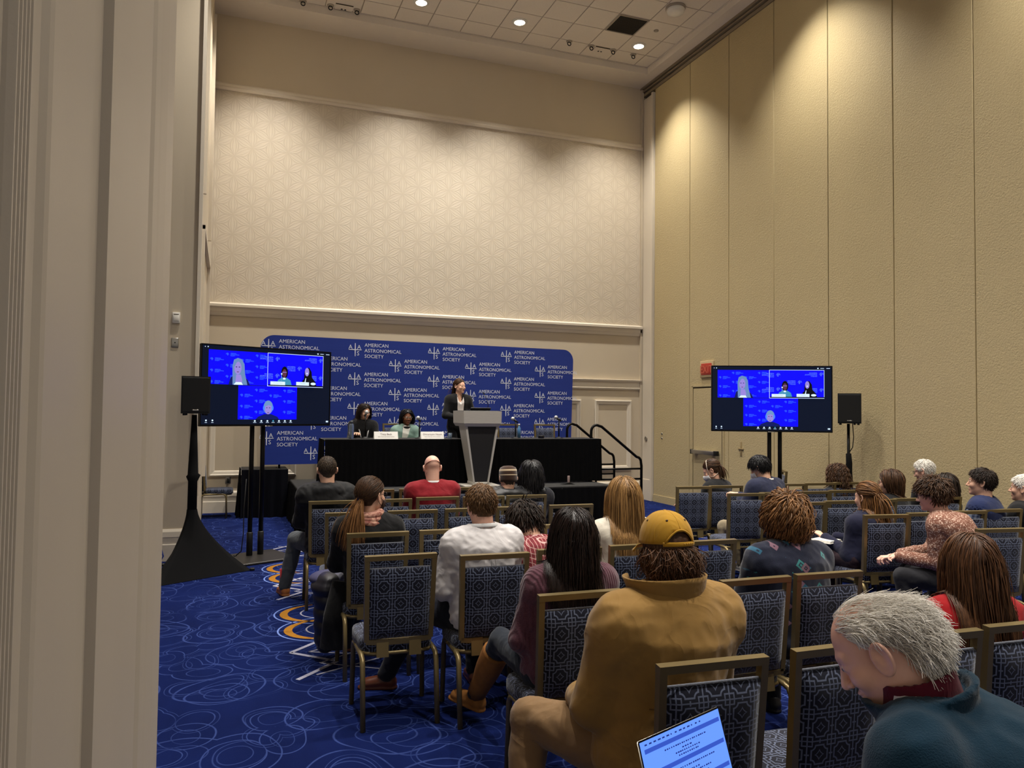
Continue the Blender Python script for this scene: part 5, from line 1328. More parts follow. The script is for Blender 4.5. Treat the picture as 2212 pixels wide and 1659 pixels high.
def long_hair(p, mat, n=900, vol=0.014, ln=0.45, r=0.005, wave=0.0, wfreq=40, seed=0, m=14, comb=comb_down, rec=0.0, zcap=-0.10, back=0.01, outw=0.0, rtip=0.35, jit=0.06, ears=False, lnf=None, curl=0.0):
    c = p.cap(vol, zcap, rec, ears, 0.003, seed, back); rt = p.roots(n, -0.08, rec, seed, ears, vol * 0.7); tp = rt[rt[:, 2] > 0.07]
    k = np.random.RandomState(seed).normal(size=tp.shape) * 0.006
    fl = lambda q: ln * np.where((q[:, 1] > -0.015) | (np.abs(q[:, 0]) > 0.066), 0.60 if ln > 0.3 else 1.0, 1.0)
    pc = [c, p.locks(rt, fl(rt), r, comb, 1.0, m, seed, wave, wfreq, vol, outw, True, rtip, jit, ns=3, curl=curl), p.locks(tp + k, fl(tp), r, comb, 1.0, m, seed + 5, wave, wfreq, vol + 0.004, outw, True, rtip, jit, ns=3, curl=curl)]
    return p.put_hair(mat, pc)
def tail(p, tie, n, ln, r, seed, wave=0.0, wfreq=30, spread=0.014, m=14, back=0.2, rtip=0.25, jit=0.10):
    rr = np.random.RandomState(seed); st = np.asarray(tie) + rr.normal(size=(n, 3)) * np.array([spread, 0.006, spread * 0.7])
    return p.locks(st, ln, r, lambda q: np.tile(np.array([0, -back, 0.05]), (len(q), 1)), 1.0, m, seed, wave, wfreq, 0.012, 0, True, rtip, jit, ns=3)
def pulled(p, tie, n, r, seed, vol=0.006, rec=0.0, m=9, ears=True):
    rt = p.roots(n, -0.075, rec, seed, ears, vol); tie = np.asarray(tie); dist = np.linalg.norm(rt - tie, axis=1)
    return p.locks(rt, dist * 1.12, r, lambda q: (tie - q) / (np.linalg.norm(tie - q, axis=1, keepdims=True) + 1e-6), 0.0, m, seed, 0, 1, vol, 0, False, 0.6, 0.05, lvar=0.03, ns=3)
# ------------------------------------------------------------------ the cast
HM = {'brown': hair_mat('brown_hair', (28, 18, 12), (92, 62, 38)), 'dark': hair_mat('dark_brown_hair', (14, 10, 8), (56, 40, 30)), 'black': hair_mat('black_hair', (6, 6, 8), (38, 36, 38), 0.35), 'ginger': hair_mat('ginger_brown_hair', (58, 40, 24), (132, 96, 60)),
      'blond': hair_mat('dark_blond_hair', (84, 58, 30), (176, 134, 80)), 'auburn': hair_mat('auburn_hair', (46, 28, 16), (136, 92, 48)), 'white': hair_mat('white_hair', (204, 197, 185), (248, 244, 236)), 'crop': hair_mat('cropped_brown_hair', (40, 32, 26), (92, 76, 60)), 'longbrown': hair_mat('long_brown_hair', (34, 20, 12), (110, 72, 44))}
C_BLACK = cloth('black_jersey', (15, 15, 17)); C_NAVY = cloth('navy_wool', (24, 28, 50)); C_JEANS = cloth('blue_jeans', (40, 50, 72)); C_DARKTR = cloth('dark_trousers', (22, 23, 28)); C_GREYTR = cloth('grey_trousers', (72, 76, 80))
M_LANY = plain('white_lanyard', (205, 205, 205), 0.6, var=0.1, nscale=40); M_MASKW = plain('white_mask', (214, 214, 216), 0.8, var=0.04); M_FRAME = plain('dark_frame', (16, 14, 15), 0.3)
M_STRAPW = plain('pale_strap', (224, 208, 190), 0.6)

# --- P1 black hooded jacket
p = Person('man in black hooded jacket with short brown hair, leftmost in the audience', (0.91, 7.33), 2, (0.881, 7.36, 1.229), hyaw=2, hpitch=4, build=1.12)
p.kn['L'] = V3(-0.27, 0.38, 0.53); p.an['L'] = V3(-0.36, 0.40, 0.09)
p.make_body(hands=(), skin_eyes=False) if False else p.make_body(hands=(), eyes=False)
def hood(P, d):
    h = ell(P, p.S - p.F * 0.075 + p.U * 0.0, (0.160, 0.080, 0.080)); h = smin(h, ell(P, p.S - p.F * 0.105 - p.U * 0.085, (0.115, 0.055, 0.075)), 0.03); return smin(d, h - 0.006 * fold(P, 3, 45), 0.006)
p.make_top(cloth('black_rain_jacket', (17, 17, 19), rough=0.7), 0.03, 0.012, 8, hem=-0.16, name='hooded_jacket', seed=5, extra=hood, collar=(0.05, 0.007, 0.015))
p.make_legs(C_GREYTR, 0.016, shoe_mat=plain('tan_leather', (160, 96, 46), 0.5, var=0.2))
MB().tube([tuple(p.an['L'] + V3(0, 0, 0.16)), tuple(p.an['L'] + V3(0, 0, -0.03))], [0.052, 0.045], 12).build('sock', cloth('red_sock', (150, 22, 30)), p.root)
short_hair(p, HM['crop'], 1000, 0.006, 0.018, 0.0030, seed=1)

# --- P2 bald man in red
p = Person('bald man in a red shirt in front of the lectern', (1.93, 7.42), -2, (1.932, 7.50, 1.223), hpitch=8, build=1.18, skin='pink')
p.make_body(hands=(), eyes=False)
p.make_top(cloth('red_tshirt', (120, 18, 28)), 0.016, 0.009, 8, cuff=0.1, name='tshirt', seed=9)
p.make_legs(C_DARKTR)
M_REDSTRAP = plain('dark_red_strap', (96, 30, 26), 0.6)
for zz, dz in ((0.062, 0.045), (-0.030, -0.02)):
    p.tubes('mask_strap', [((HR[0] + 0.004) * math.cos(a), HC[1] - (HR[1] + 0.003) * math.sin(a), zz + dz * (1 - math.sin(a)) * -1.2) for a in [math.pi * k / 16 for k in range(17)]] if zz > 0 else [((0.066) * math.cos(a), -0.012 - 0.074 * math.sin(a), zz - 0.045 * (1 - math.sin(a))) for a in [math.pi * k / 16 for k in range(17)]], 0.0035, M_REDSTRAP)
p.lanyard(M_LANY, 0.012)

# --- P3 striped beanie, puffer
p = Person('person in a brown striped beanie and black puffer jacket', (2.46, 7.36), -4, (2.717, 7.42, 1.105), hpitch=6, build=1.15, skin='fair')
p.make_body(hands=(), eyes=False)
p.make_top(plain('black_puffer', (20, 20, 22), 0.5, spec=0.4, var=0.2, nscale=10), 0.035, 0.009, 7, name='puffer_jacket', seed=12, collar=(0.07, 0.016, 0.03), puff=0.018, extra=lambda P, d: smin(d, ell(P, p.S - p.F * 0.06 + p.U * 0.01, (0.15, 0.085, 0.075)), 0.03))
p.make_legs(C_DARKTR)
def beanie_mat():
    m = M('brown_striped_knit'); m.set(0.95, 0, 0.1, 0.3); x, y, z = m.xyz(m.coord()); n = m.noise(m.coord(), 120, 2)
    b = m.mix(n.outputs[0], srgb(44, 28, 20), srgb(66, 44, 32)); w = (z - 0.088).line(0.004, 0.002).max((z - 0.036).line(0.004, 0.002)).max((z - 0.078).line(0.0025, 0.001)); m.color(m.mix(w, b, srgb(190, 170, 140))); m.bump(n.outputs[0], 0.4, 0.004); return m.m
mb = MB(); mb.lathe([(0.096, -0.035), (0.102, -0.01), (0.101, 0.045), (0.098, 0.085), (0.085, 0.112), (0.05, 0.128), (0, 0.132)], 30)
mb.v = [(x * 0.92, y * 1.1 - 0.012, z) for x, y, z in mb.v]
o = mb.build('beanie', beanie_mat(), p.root, tuple(p.h)); o.rotation_euler = Matrix([list(r) for r in p.H]).to_euler()
p.put_hair(HM['crop'], [p.cap(0.003, -0.075, 0.0)])

# --- P4 wavy black hair
p = Person('person with shoulder length wavy black hair beside the beanie', (2.94, 7.40), -4, (2.985, 7.45, 1.145), hpitch=4, fem=1, skin='tan')
p.make_body(hands=(), eyes=False); p.make_top(cloth('charcoal_top', (26, 26, 32)), 0.02, 0.005, name='top', seed=14); p.make_legs(C_DARKTR)
long_hair(p, HM['black'], 600, 0.020, 0.22, 0.006, 0.004, 45, 4, 11, outw=0.05)

# --- P5 ponytail, pink scarf
p = Person('woman with long brown ponytail, glasses and pink scarf looking right', (0.98, 5.43), -4, (0.969, 5.46, 1.19), hyaw=-52, hpitch=2, fem=1, res=0.0065)
p.wr['L'] = p.p0 + p.F * 0.25 + p.R * -0.12 + p.U * 0.1
p.make_body(hands=(), hand='relaxed')
p.make_top(cloth('black_knit_coat', (14, 14, 16), weave=300), 0.024, 0.010, 8, hem=-0.15, name='coat', seed=21)
for sg in (-1, 1):
    MB().tube([tuple(p.p0 + p.R * sg * 0.20 - p.F * 0.02 + p.U * 0.02), tuple(p.p0 + p.R * sg * 0.235 - p.F * 0.05 - p.U * 0.20), tuple(p.p0 + p.R * sg * 0.24 - p.F * 0.04 - p.U * 0.42)], [0.06, 0.075, 0.09], 12, flat=1.3).build('coat_tail', bpy.data.materials['black_knit_coat'], p.root)
p.kn['L'] = p.p0 + p.F * 0.42 - p.R * 0.10 - p.U * 0.05
p.make_legs(C_JEANS, shoe_mat=plain('brown_brogue', (112, 52, 28), 0.35, var=0.2))
sc = []
for k in range(3):
    rr = np.random.RandomState(k); a = np.linspace(0, 2 * math.pi, 24); ax = unit(p.nj - p.S)
    sc.append([tuple(p.S + ax * (0.012 + 0.028 * k + 0.008 * math.sin(2 * t + k)) + p.R * math.cos(t) * (0.098 - 0.008 * k) + p.F * (math.sin(t) * (0.098 - 0.008 * k))) for t in a])
def scarf_mat():
    m = M('pink_print_scarf'); m.set(0.85, 0, 0.15); n = m.noise(m.coord(), 22, 3, 0.6, 1.0); m.color(m.mix((X(m.t, n.outputs[0]) * 3 - 1.0).max(0.0).min(1.0), srgb(120, 60, 56), srgb(206, 164, 142))); return m.m
mb = MB()
for q in sc: mb.tube(q, 0.031, 8, cap=False)
mb.build('scarf', scarf_mat(), p.root)
tie = (0, -0.115, -0.02); rt = pulled(p, tie, 1500, 0.0026, 3, 0.008)
p.put_hair(HM['brown'], [p.cap(0.006, -0.07, 0.0, True, 0.002), rt])
p.put_hair(hair_mat('light_brown_ponytail', (70, 44, 24), (160, 112, 66)), [tail(p, tie, 700, 0.30, 0.0028, 5, 0.0018, 30, 0.013, jit=0.07)], 'ponytail')
t0 = p.L(tie); MB().lathe([(0.022, -0.012), (0.028, 0), (0.022, 0.012)], 12, tuple(t0), axis='y').build('hair_tie', plain('navy_tie', (18, 24, 60), 0.8), p.root)
p.glasses(M_FRAME); p.mask(plain('tan_black_mask', (64, 46, 40), 0.8), M_FRAME)
# jackets on the chair beside P5
jk = thing('draped_coat', 'dark quilted coat hanging over a chair seat beside the scarf woman', 'coat', (0.70, 5.72, 0))
def coat(P):
    d = ecap(P, (0, 0, 0.50), (0.0, -0.02, 0.12), (0, 1, 0), 0.15, 0.10, 0.10, 0.075); d = smin(d, ell(P, (0.06, 0.05, 0.50), (0.14, 0.16, 0.09)), 0.05)
    return d - fold(P, 4, 12) * 0.010 - 0.012 * (np.abs(np.sin(P[:, 2] * 34)) ** 0.6 - 0.5)
v, f = nets(coat, (-0.25, -0.3, 0.02), (0.3, 0.35, 0.68), 0.012); obj('shell', np_mesh('shell', [(v, f, 0)], [plain('quilted_nylon', (28, 27, 36), 0.45, spec=0.4, var=0.2)]), jk)
v, f = nets(lambda P: ell(P, (0.05, 0.06, 0.555), (0.17, 0.15, 0.055)) - fold(P, 8, 14) * 0.012, (-0.25, -0.25, 0.44), (0.35, 0.35, 0.66), 0.012); obj('lining', np_mesh('lining', [(v, f, 0)], [plain('violet_lining', (62, 62, 92), 0.5, spec=0.4, var=0.25)]), jk)

# --- P6 white shirt, ginger hair
p = Person('man in white shirt with short ginger brown hair and lanyard', (1.49, 4.47), 4, (1.503, 4.60, 1.203), hyaw=2, hpitch=14, build=1.1, skin='pink', res=0.0065)
p.el['L'] = p.sh['L'] + V3(-0.07, 0.0, -0.27); p.wr['L'] = p.p0 + p.F * 0.30 - p.R * 0.10 + p.U * 0.08
p.kn['L'] = V3(-0.31, 0.36, 0.53); p.an['L'] = V3(-0.49, 0.50, 0.09)
p.make_body(hands=(), eyes=False)
M_WSHIRT = cloth('white_shirt_cotton', (196, 192, 192), 0.05, 700, 0.75, 0.1, 0.12)
p.make_top(M_WSHIRT, 0.022, 0.013, 10, name='shirt', seed=31, res=0.010, collar=(0.045, 0.006, 0.0))
p.make_legs(cloth('navy_chinos', (20, 22, 34)), shoe_mat=plain('brown_shoe_leather', (84, 42, 26), 0.35, var=0.2), feet_dir={'L': V3(-0.95, 0.3, 0)})
p.lanyard(M_LANY, 0.014, -0.022); short_hair(p, HM['ginger'], 1300, 0.012, 0.036, 0.0034, seed=6, zmin=-0.082)
M_SEAM = plain('shirt_seam', (176, 172, 172), 0.8)
p.seam([p.S - p.F * 0.35 + p.R * x - p.U * (0.095 + 0.015 * abs(x) / 0.17) for x in np.linspace(-0.16, 0.16, 15)], p.F, M_SEAM, 0.003)
for sx in (-0.012, 0.012): p.seam([p.S - p.F * 0.35 + p.R * sx * (1 + 1.5 * t) - p.U * (0.098 + 0.30 * t) for t in np.linspace(0, 1, 12)], p.F, M_SEAM, 0.0028, 'pleat')
yk = [p.S - p.F * (0.105) + p.R * (x) - p.U * (0.10 + 0.02 * abs(x)) for x in np.linspace(-0.16, 0.16, 9)]

# --- P7 plaid, head bent
p = Person('person in red plaid shirt with dark messy hair, head bent down', (1.98, 4.54), 4, (1.90, 4.86, 1.045), hyaw=8, hpitch=45, build=1.0, slouch=0.09)
p.make_body(hands=(), eyes=False)
def plaid():
    m = M('red_plaid_cotton'); m.set(0.85, 0, 0.15); x, y, z = m.xyz(m.coord()); n = m.noise(m.coord(), 300, 2)
    c = 0.024; u = ((x / c).frac() - 0.5).abs(); w = (((z - y * 0.4) / c).frac() - 0.5).abs()
    b = m.mix(n.outputs[0], srgb(112, 42, 48), srgb(136, 58, 62)); ln = u.line(0.05, 0.02) * 0.75; ln2 = w.line(0.05, 0.02) * 0.75
    dk = (u - 0.5).line(0.12, 0.02).max((w - 0.5).line(0.12, 0.02)) * 0.4
    m.color(m.mix(ln.max(ln2), m.mix(dk, b, srgb(70, 24, 34)), srgb(206, 176, 168))); return m.m
p.make_top(plaid(), 0.02, 0.010, 9, name='shirt', seed=33, collar=(0.035, 0.006, 0.01)); p.make_legs(C_JEANS)
p.put_hair(HM['dark'], [p.cap(0.02, -0.09, 0, False), p.locks(p.roots(900, -0.085, 0, 7, False, 0.014), 0.085, 0.0045, comb_crown, 0.5, 9, 7, 0.003, 55, 0.02, 0.03, True, ns=3)])

# --- P8 long blond hair, white top
p = Person('person with long straight dark blond hair and white top', (2.46, 4.53), -4, (2.529, 4.62, 1.225), hyaw=-14, hpitch=2, fem=1, res=0.007)
p.make_body(hands=(), eyes=False); p.make_top(cloth('cream_cotton', (206, 198, 182), 0.05, 500), 0.022, 0.006, name='blouse', seed=41); p.make_legs(C_JEANS)
long_hair(p, HM['blond'], 1800, 0.016, 0.36, 0.0033, 0.0, 1, 8, 14, rtip=0.5, jit=0.04)

# --- P9 long dark hair, mauve knit
p = Person('person with long wavy dark hair and mauve knit sweater', (1.55, 3.45), -6, (1.634, 3.50, 1.185), hyaw=-24, hpitch=4, fem=1, skin='tan', res=0.006)
p.el['L'] = p.sh['L'] + V3(-0.075, 0.03, -0.27); p.wr['L'] = p.p0 + p.F * 0.26 - p.R * 0.10 + p.U * 0.06
p.kn['L'] = V3(-0.13, 0.50, 0.55); p.an['L'] = V3(-0.16, 0.83, 0.16)
p.make_body(hands=('L',), hand='relaxed')
def rib_knit():
    m = M('mauve_rib_knit'); m.set(0.95, 0, 0.1, 0.3); x, y, z = m.xyz(m.coord()); n = m.noise(m.coord(), 150, 2)
    r = ((x + y * 0.5) * 420).sin(); m.color(m.mix(n.outputs[0], srgb(74, 42, 52), srgb(104, 66, 78))); m.bump(r + X(m.t, n.outputs[0]), 0.4, 0.004); return m.m
p.make_top(rib_knit(), 0.020, 0.010, 9, name='sweater', seed=51, res=0.010, hem=-0.13)
p.make_legs(cloth('slate_leggings', (30, 36, 46)), 0.006, shoe_mat=plain('suede_boot', (136, 88, 38), 0.9, var=0.35, nscale=20), feet_dir={'L': V3(-0.55, 0.75, 0.15)}, shoe=BOOT)
M_SUEDE = bpy.data.materials['suede_boot']
sh0, sh1 = p.kn['L'], p.an['L']
MB().tube([tuple(sh0 + (sh1 - sh0) * t) for t in (0.18, 0.2, 0.5, 0.8, 1.0)], [0.070, 0.078, 0.074, 0.060, 0.055], 16).build('boot_shaft', M_SUEDE, p.root)
long_hair(p, HM['dark'] if False else hair_mat('near_black_hair', (8, 6, 6), (44, 28, 22), 0.35), 2300, 0.011, 0.38, 0.0029, 0.0045, 38, 9, 16, rtip=0.4, jit=0.06)
mb = MB(); mb.tube([tuple(p.L((0.045 * math.sin(a) - 0.008, -0.014 - (HR[1] + 0.022) * math.cos(a * 0.9), -0.022)) ) for a in np.linspace(-0.55, 0.35, 7)], 0.012, 8, flat=0.6); mb.build('hair_clip', plain('grey_clip', (52, 54, 60), 0.4, var=0.2), p.root)
p.glasses(M_FRAME)

# --- P10 yellow cap, tan jacket
p = Person('large man in mustard cap and tan canvas jacket in the foreground', (1.55, 2.52), 6, (1.597, 2.58, 1.258), hyaw=-2, hpitch=6, build=1.36, res=0.0055, slouch=0.0)
p.sh['L'] = p.S - p.R * 0.215 - p.U * 0.055; p.sh['R'] = p.S + p.R * 0.215 - p.U * 0.055
p.el['L'] = p.sh['L'] + V3(-0.10, 0.05, -0.29); p.wr['L'] = p.p0 + p.F * 0.30 - p.R * 0.16 + p.U * 0.08; p.el['R'] = p.sh['R'] + V3(0.06, 0.08, -0.27)
p.kn['L'] = V3(-0.36, 0.42, 0.545); p.an['L'] = V3(-0.44, 0.30, 0.09); p.kn['R'] = V3(0.16, 0.46, 0.52)
p.make_body(hands=(), eyes=False)
def bigcollar(P, d): return d
def canvas(name, rgb):
    m = M(name); m.set(0.85, 0, 0.2, 0.15); v = m.coord(); n = m.noise(v, 7, 4, 0.6); n2 = m.noise(v, 420, 2); c = srgb(*rgb)
    m.color(m.mix(n.outputs[0], tuple(k * 0.82 for k in c[:3]) + (1,), tuple(k * 1.12 for k in c[:3]) + (1,))); w = m.noise(v, 5.0, 2, 0.5, 1.4); m.bump((X(m.t, w.outputs[0]) - 0.5).abs() * -0.3 + X(m.t, n2.outputs[0]) * 0.006, 0.9, 0.05); return m.m
M_CANVAS = canvas('tan_canvas', (146, 112, 58))
p.make_top(M_CANVAS, 0.034, 0.013, 6.5, name='jacket', seed=61, res=0.010, hem=-0.12, k_arm=0.05)
M_CSEAM = plain('canvas_seam', (104, 74, 34), 0.9)
p.seam([p.S - p.F * 0.45 + p.R * x - p.U * (0.33 + 0.02 * math.sin(x * 9)) for x in np.linspace(-0.19, 0.19, 18)], p.F, M_CSEAM, 0.003)
# standing collar, open at the left front
ax = unit(p.nj - p.S); mb = MB(); vs = []; nn = 30
for layer in (0, 1):
    for j in range(6):
        t = j / 5
        for i in range(nn + 1):
            a = math.radians(-150 + 300 * i / nn)          # 0 = behind the neck
            rad = 0.102 + 0.022 * t + (0.0 if layer == 0 else 0.008) + 0.02 * (abs(a) / 2.6) ** 2; hh = 0.012 + (0.105 - 0.02 * (abs(a) / 2.6)) * t
            c = p.S + p.U * 0.012 + ax * hh
            vs.append(tuple(c + p.R * (math.sin(a) * rad * 1.22) - p.F * (math.cos(a) * rad) + p.R * (-0.02 * t) ))
m_ = (nn + 1) * 6; fs = [(l * m_ + j * (nn + 1) + i, l * m_ + j * (nn + 1) + i + 1, l * m_ + (j + 1) * (nn + 1) + i + 1, l * m_ + (j + 1) * (nn + 1) + i) for l in (0, 1) for j in range(5) for i in range(nn)]
fs += [(5 * (nn + 1) + i, 5 * (nn + 1) + i + 1, m_ + 5 * (nn + 1) + i + 1, m_ + 5 * (nn + 1) + i) for i in range(nn)]
mb.add(vs, fs, 0, True); mb.build('collar', M_CANVAS, p.root)
p.make_legs(canvas('tan_corduroy', (128, 100, 68)), 0.022)
# hair under the cap
M_P10 = HM['longbrown']; rt = p.roots(3600, -0.085, 0.0, 10, False, 0.012); rt = rt[rt[:, 2] < 0.03]
p.put_hair(M_P10, [p.cap(0.016, -0.105, 0, False, 0.004, 3), p.locks(rt, 0.075, 0.0026, comb_down, 0.3, 12, 10, 0.0042, 75, 0.022, 0.18, True, 0.3, 0.22, ns=3, curl=0.5)])
# cap: dome of stitched panels with an arched opening and strap behind, brim in front
capr = HR + V3(0.020, 0.022, 0.020); cc = HC + V3(0, 0.004, 0.012); M_CAP = canvas('mustard_cotton', (184, 138, 38))
def cap_pt(ph, th, off=0.0):
    """ph: angle round the head, 0 = back; th: 0 top .. 1 lower edge"""
    e = th * 1.62; rr = math.sin(e) ** 0.85; z = math.cos(e)
    return (cc[0] + (capr[0] + off) * rr * math.sin(ph), cc[1] - (capr[1] + off) * rr * math.cos(ph), cc[2] + (capr[2] + 0.008 + off) * z)
mb = MB(); NP, NT = 72, 16; vs = []
for j in range(NT + 1):
    for i in range(NP):
        ph = 2 * math.pi * i / NP; dev = 0.0012 * -math.cos(ph * 6) ; vs.append(tuple(p.L(cap_pt(ph, j / NT, dev))))
fs = []
for j in range(NT):
    for i in range(NP):
        ph = 2 * math.pi * (i + 0.5) / NP; ph = ph - 2 * math.pi if ph > math.pi else ph; th = (j + 0.5) / NT
        if abs(ph) < 0.62 and th > 0.72 + 0.24 * (abs(ph) / 0.62) ** 2: continue
        fs.append((j * NP + i, j * NP + (i + 1) % NP, (j + 1) * NP + (i + 1) % NP, (j + 1) * NP + i))
mb.add(vs, fs, 0, True); capo = mb.build('cap', M_CAP, p.root)
so = capo.modifiers.new('thickness', 'SOLIDIFY'); so.thickness = 0.003; so.offset = 1
mb = MB(); mb.tube([tuple(p.L(cap_pt(a, 1.0, 0.003))) for a in np.linspace(-0.72, 0.72, 13)], 0.009, 8, flat=0.35, up=tuple(p.H[:, 1])); mb.build('cap_strap', M_CAP, capo)
mb = MB(); mb.tube([tuple(p.L(cap_pt(a, 0.72 + 0.24 * (a / 0.62) ** 2, 0.003))) for a in np.linspace(-0.64, 0.64, 15)], 0.004, 6); mb.build('arch_seam', M_CAP, capo)
mb = MB()
for a in np.linspace(0.06, 0.6, 6): mb.lathe([(0.003, 0), (0.003, 0.003), (0, 0.004)], 8, tuple(p.L(cap_pt(a, 1.0, 0.0085))))
mb.build('snap', plain('strap_snap', (196, 150, 50), 0.4), capo)
for k in range(6):
    a = math.pi / 6 + k * math.pi / 3 + 0.0
    mb = MB(); mb.tube([tuple(p.L(cap_pt(k * math.pi / 3, t, 0.0012))) for t in np.linspace(0.04, 0.70 if k == 0 else 0.98, 12)], 0.0022, 5); mb.build('panel_seam', M_CAP, capo)
    c = p.L(cap_pt(a, 0.50, 0.002)); mb = MB(); mb.v = []; vv, ff = sphere_np(c, 0.0055, 5); mb.add(vv, ff, 0, True); mb.build('eyelet', plain('eyelet_brown', (64, 38, 14), 0.6), capo)
vv, ff = sphere_np(p.L((cc[0], cc[1], cc[2] + capr[2] + 0.009)), 0.009, 6, (1, 1, 0.6), p.H); MB().add(vv, ff, 0, True).build('button', M_CAP, capo)
mb = MB(); vs = []
for j in range(5):
    for i in range(15):
        a = math.radians(-62 + 124 * i / 14); r0 = capr[1]; e = j / 4
        vs.append(tuple(p.L((cc[0] + (capr[0] + 0.012) * math.sin(a) * (1 + 0.06 * e), cc[1] + (capr[1]) * math.cos(a) + 0.075 * e * math.cos(a * 1.1), cc[2] - 0.012 - 0.018 * e - 0.012 * e * math.sin(abs(a))))))
mb.add(vs, [(j * 15 + i, j * 15 + i + 1, (j + 1) * 15 + i + 1, (j + 1) * 15 + i) for j in range(4) for i in range(14)], 0, True); bo = mb.build('brim', M_CAP, capo); so = bo.modifiers.new('thickness', 'SOLIDIFY'); so.thickness = 0.004

# --- P11 masked woman with ponytail
p = Person('masked woman in black with a brown ponytail near the pass door', (5.45, 7.70), 22, (5.463, 7.80, 1.11), hyaw=48, hpitch=30, fem=1)
p.make_body(hands=('L',)); p.make_top(C_BLACK, 0.018, 0.005, name='sweater', seed=71); p.make_legs(C_DARKTR)
tie = (0, -0.115, 0.02); p.put_hair(HM['brown'], [p.cap(0.006, -0.07), pulled(p, tie, 500, 0.005, 11), tail(p, tie, 90, 0.16, 0.007, 12)])
p.mask(M_MASKW); p.lanyard(M_LANY, 0.014)
for pts in ([(0.066, 0.045, -0.035)] + [((HR[0] + 0.013) * math.cos(a), HC[1] + 0.035 - 0.03 * math.sin(a), 0.045 + 0.092 * math.sin(a)) for a in [math.pi * k / 12 for k in range(13)]] + [(-0.066, 0.045, -0.035)], [(-0.064, 0.035, -0.06), (-0.070, 0.0, -0.075), (-0.05, -0.06, -0.06), (0, -0.085, -0.05)]):
    p.tubes('mask_strap', pts, 0.0035, M_STRAPW)

# --- P12 navy blazer
p = Person('man with black hair in navy blazer below the right screen', (5.53, 6.90), 14, (5.523, 6.99, 1.20), hyaw=27, hpitch=28, build=1.12, skin='fair')
p.el['L'] = p.sh['L'] + V3(-0.10, 0.06, -0.25); p.wr['L'] = V3(5.36 - 5.53, 7.10 - 6.90, 0.90)
p.make_body(hands=('L',), hand='curled', hand_dir={'L': ((-0.5, 0.5, 0.1), (0, 0, 1))}); p.make_top(cloth('navy_blazer', (34, 38, 60)), 0.024, 0.009, 7, name='blazer', seed=73, collar=(0.03, 0.006, 0.004), cuff=0.9); p.make_legs(cloth('beige_trousers', (150, 136, 110)), shoe_mat=M_WHITE)
short_hair(p, HM['black'], 900, 0.018, 0.055, 0.0045, seed=13, zmin=-0.06, outw=0.0, grav=0.7, jit=0.08); p.mask(M_MASKW, M_STRAPW); p.lanyard(M_LANY, 0.012)

# --- P13 curly hair
p = Person('person with curly brown hair below the right loudspeaker', (7.24, 7.62), 12, (7.225, 7.66, 1.03), hyaw=10, fem=1)
p.make_body(hands=(), eyes=False); p.make_top(cloth('dark_grey_jacket', (30, 31, 34)), 0.022, 0.006, name='jacket', seed=75); p.make_legs(C_DARKTR)
long_hair(p, HM['brown'], 420, 0.026, 0.22, 0.0055, 0.010, 95, 14, 16, outw=0.08, rtip=0.7, jit=0.16); p.lanyard(M_LANY, 0.012)

# --- P14 bob and glasses
p = Person('woman with brown bob and glasses in a black jacket', (6.51, 6.10), 14, (6.537, 6.17, 1.09), hyaw=24, hpitch=2, fem=1)
p.make_body(hands=()); p.make_top(C_BLACK, 0.024, 0.005, name='jacket', seed=77); p.make_legs(C_DARKTR)
long_hair(p, HM['brown'], 700, 0.020, 0.155, 0.0055, 0.0, 1, 15, 9, outw=0.02, rtip=0.7, jit=0.04, curl=0.8); p.glasses(plain('red_frame', (92, 30, 26), 0.3)); p.tubes('necklace', [tuple(p.S + p.R * math.cos(a) * 0.10 - p.F * math.sin(a) * 0.085 + p.U * 0.0) for a in np.linspace(-0.3, 3.4, 12)], 0.004, M_LANY, head=False)

# --- P15 white haired man at the back
p = Person('white haired man seated close to the partition', (7.545, 6.62), 18, (7.572, 6.66, 1.16), hyaw=22, hpitch=16, age=0.6, skin='pink')
p.make_body(hands=()); p.make_top(C_BLACK, 0.022, 0.005, name='jacket', seed=79, collar=(0.03, 0.010, 0.0)); p.make_legs(C_DARKTR)
short_hair(p, HM['white'], 900, 0.010, 0.034, 0.004, seed=16, rec=0.02); p.glasses(M_FRAME)

# --- P15b dark hair between
p = Person('person with dark brown hair partly hidden behind the pink shirt man', (6.95, 6.09), 10, (7.12, 6.0, 1.06), hyaw=0, fem=1)
p.make_body(hands=(), eyes=False); p.make_top(cloth('black_cardigan', (20, 19, 22)), 0.022, 0.005, name='cardigan', seed=81); p.make_legs(C_DARKTR)
long_hair(p, HM['dark'], 600, 0.014, 0.15, 0.0055, 0.0, 1, 17, 9, outw=0.02, rtip=0.6, jit=0.05)

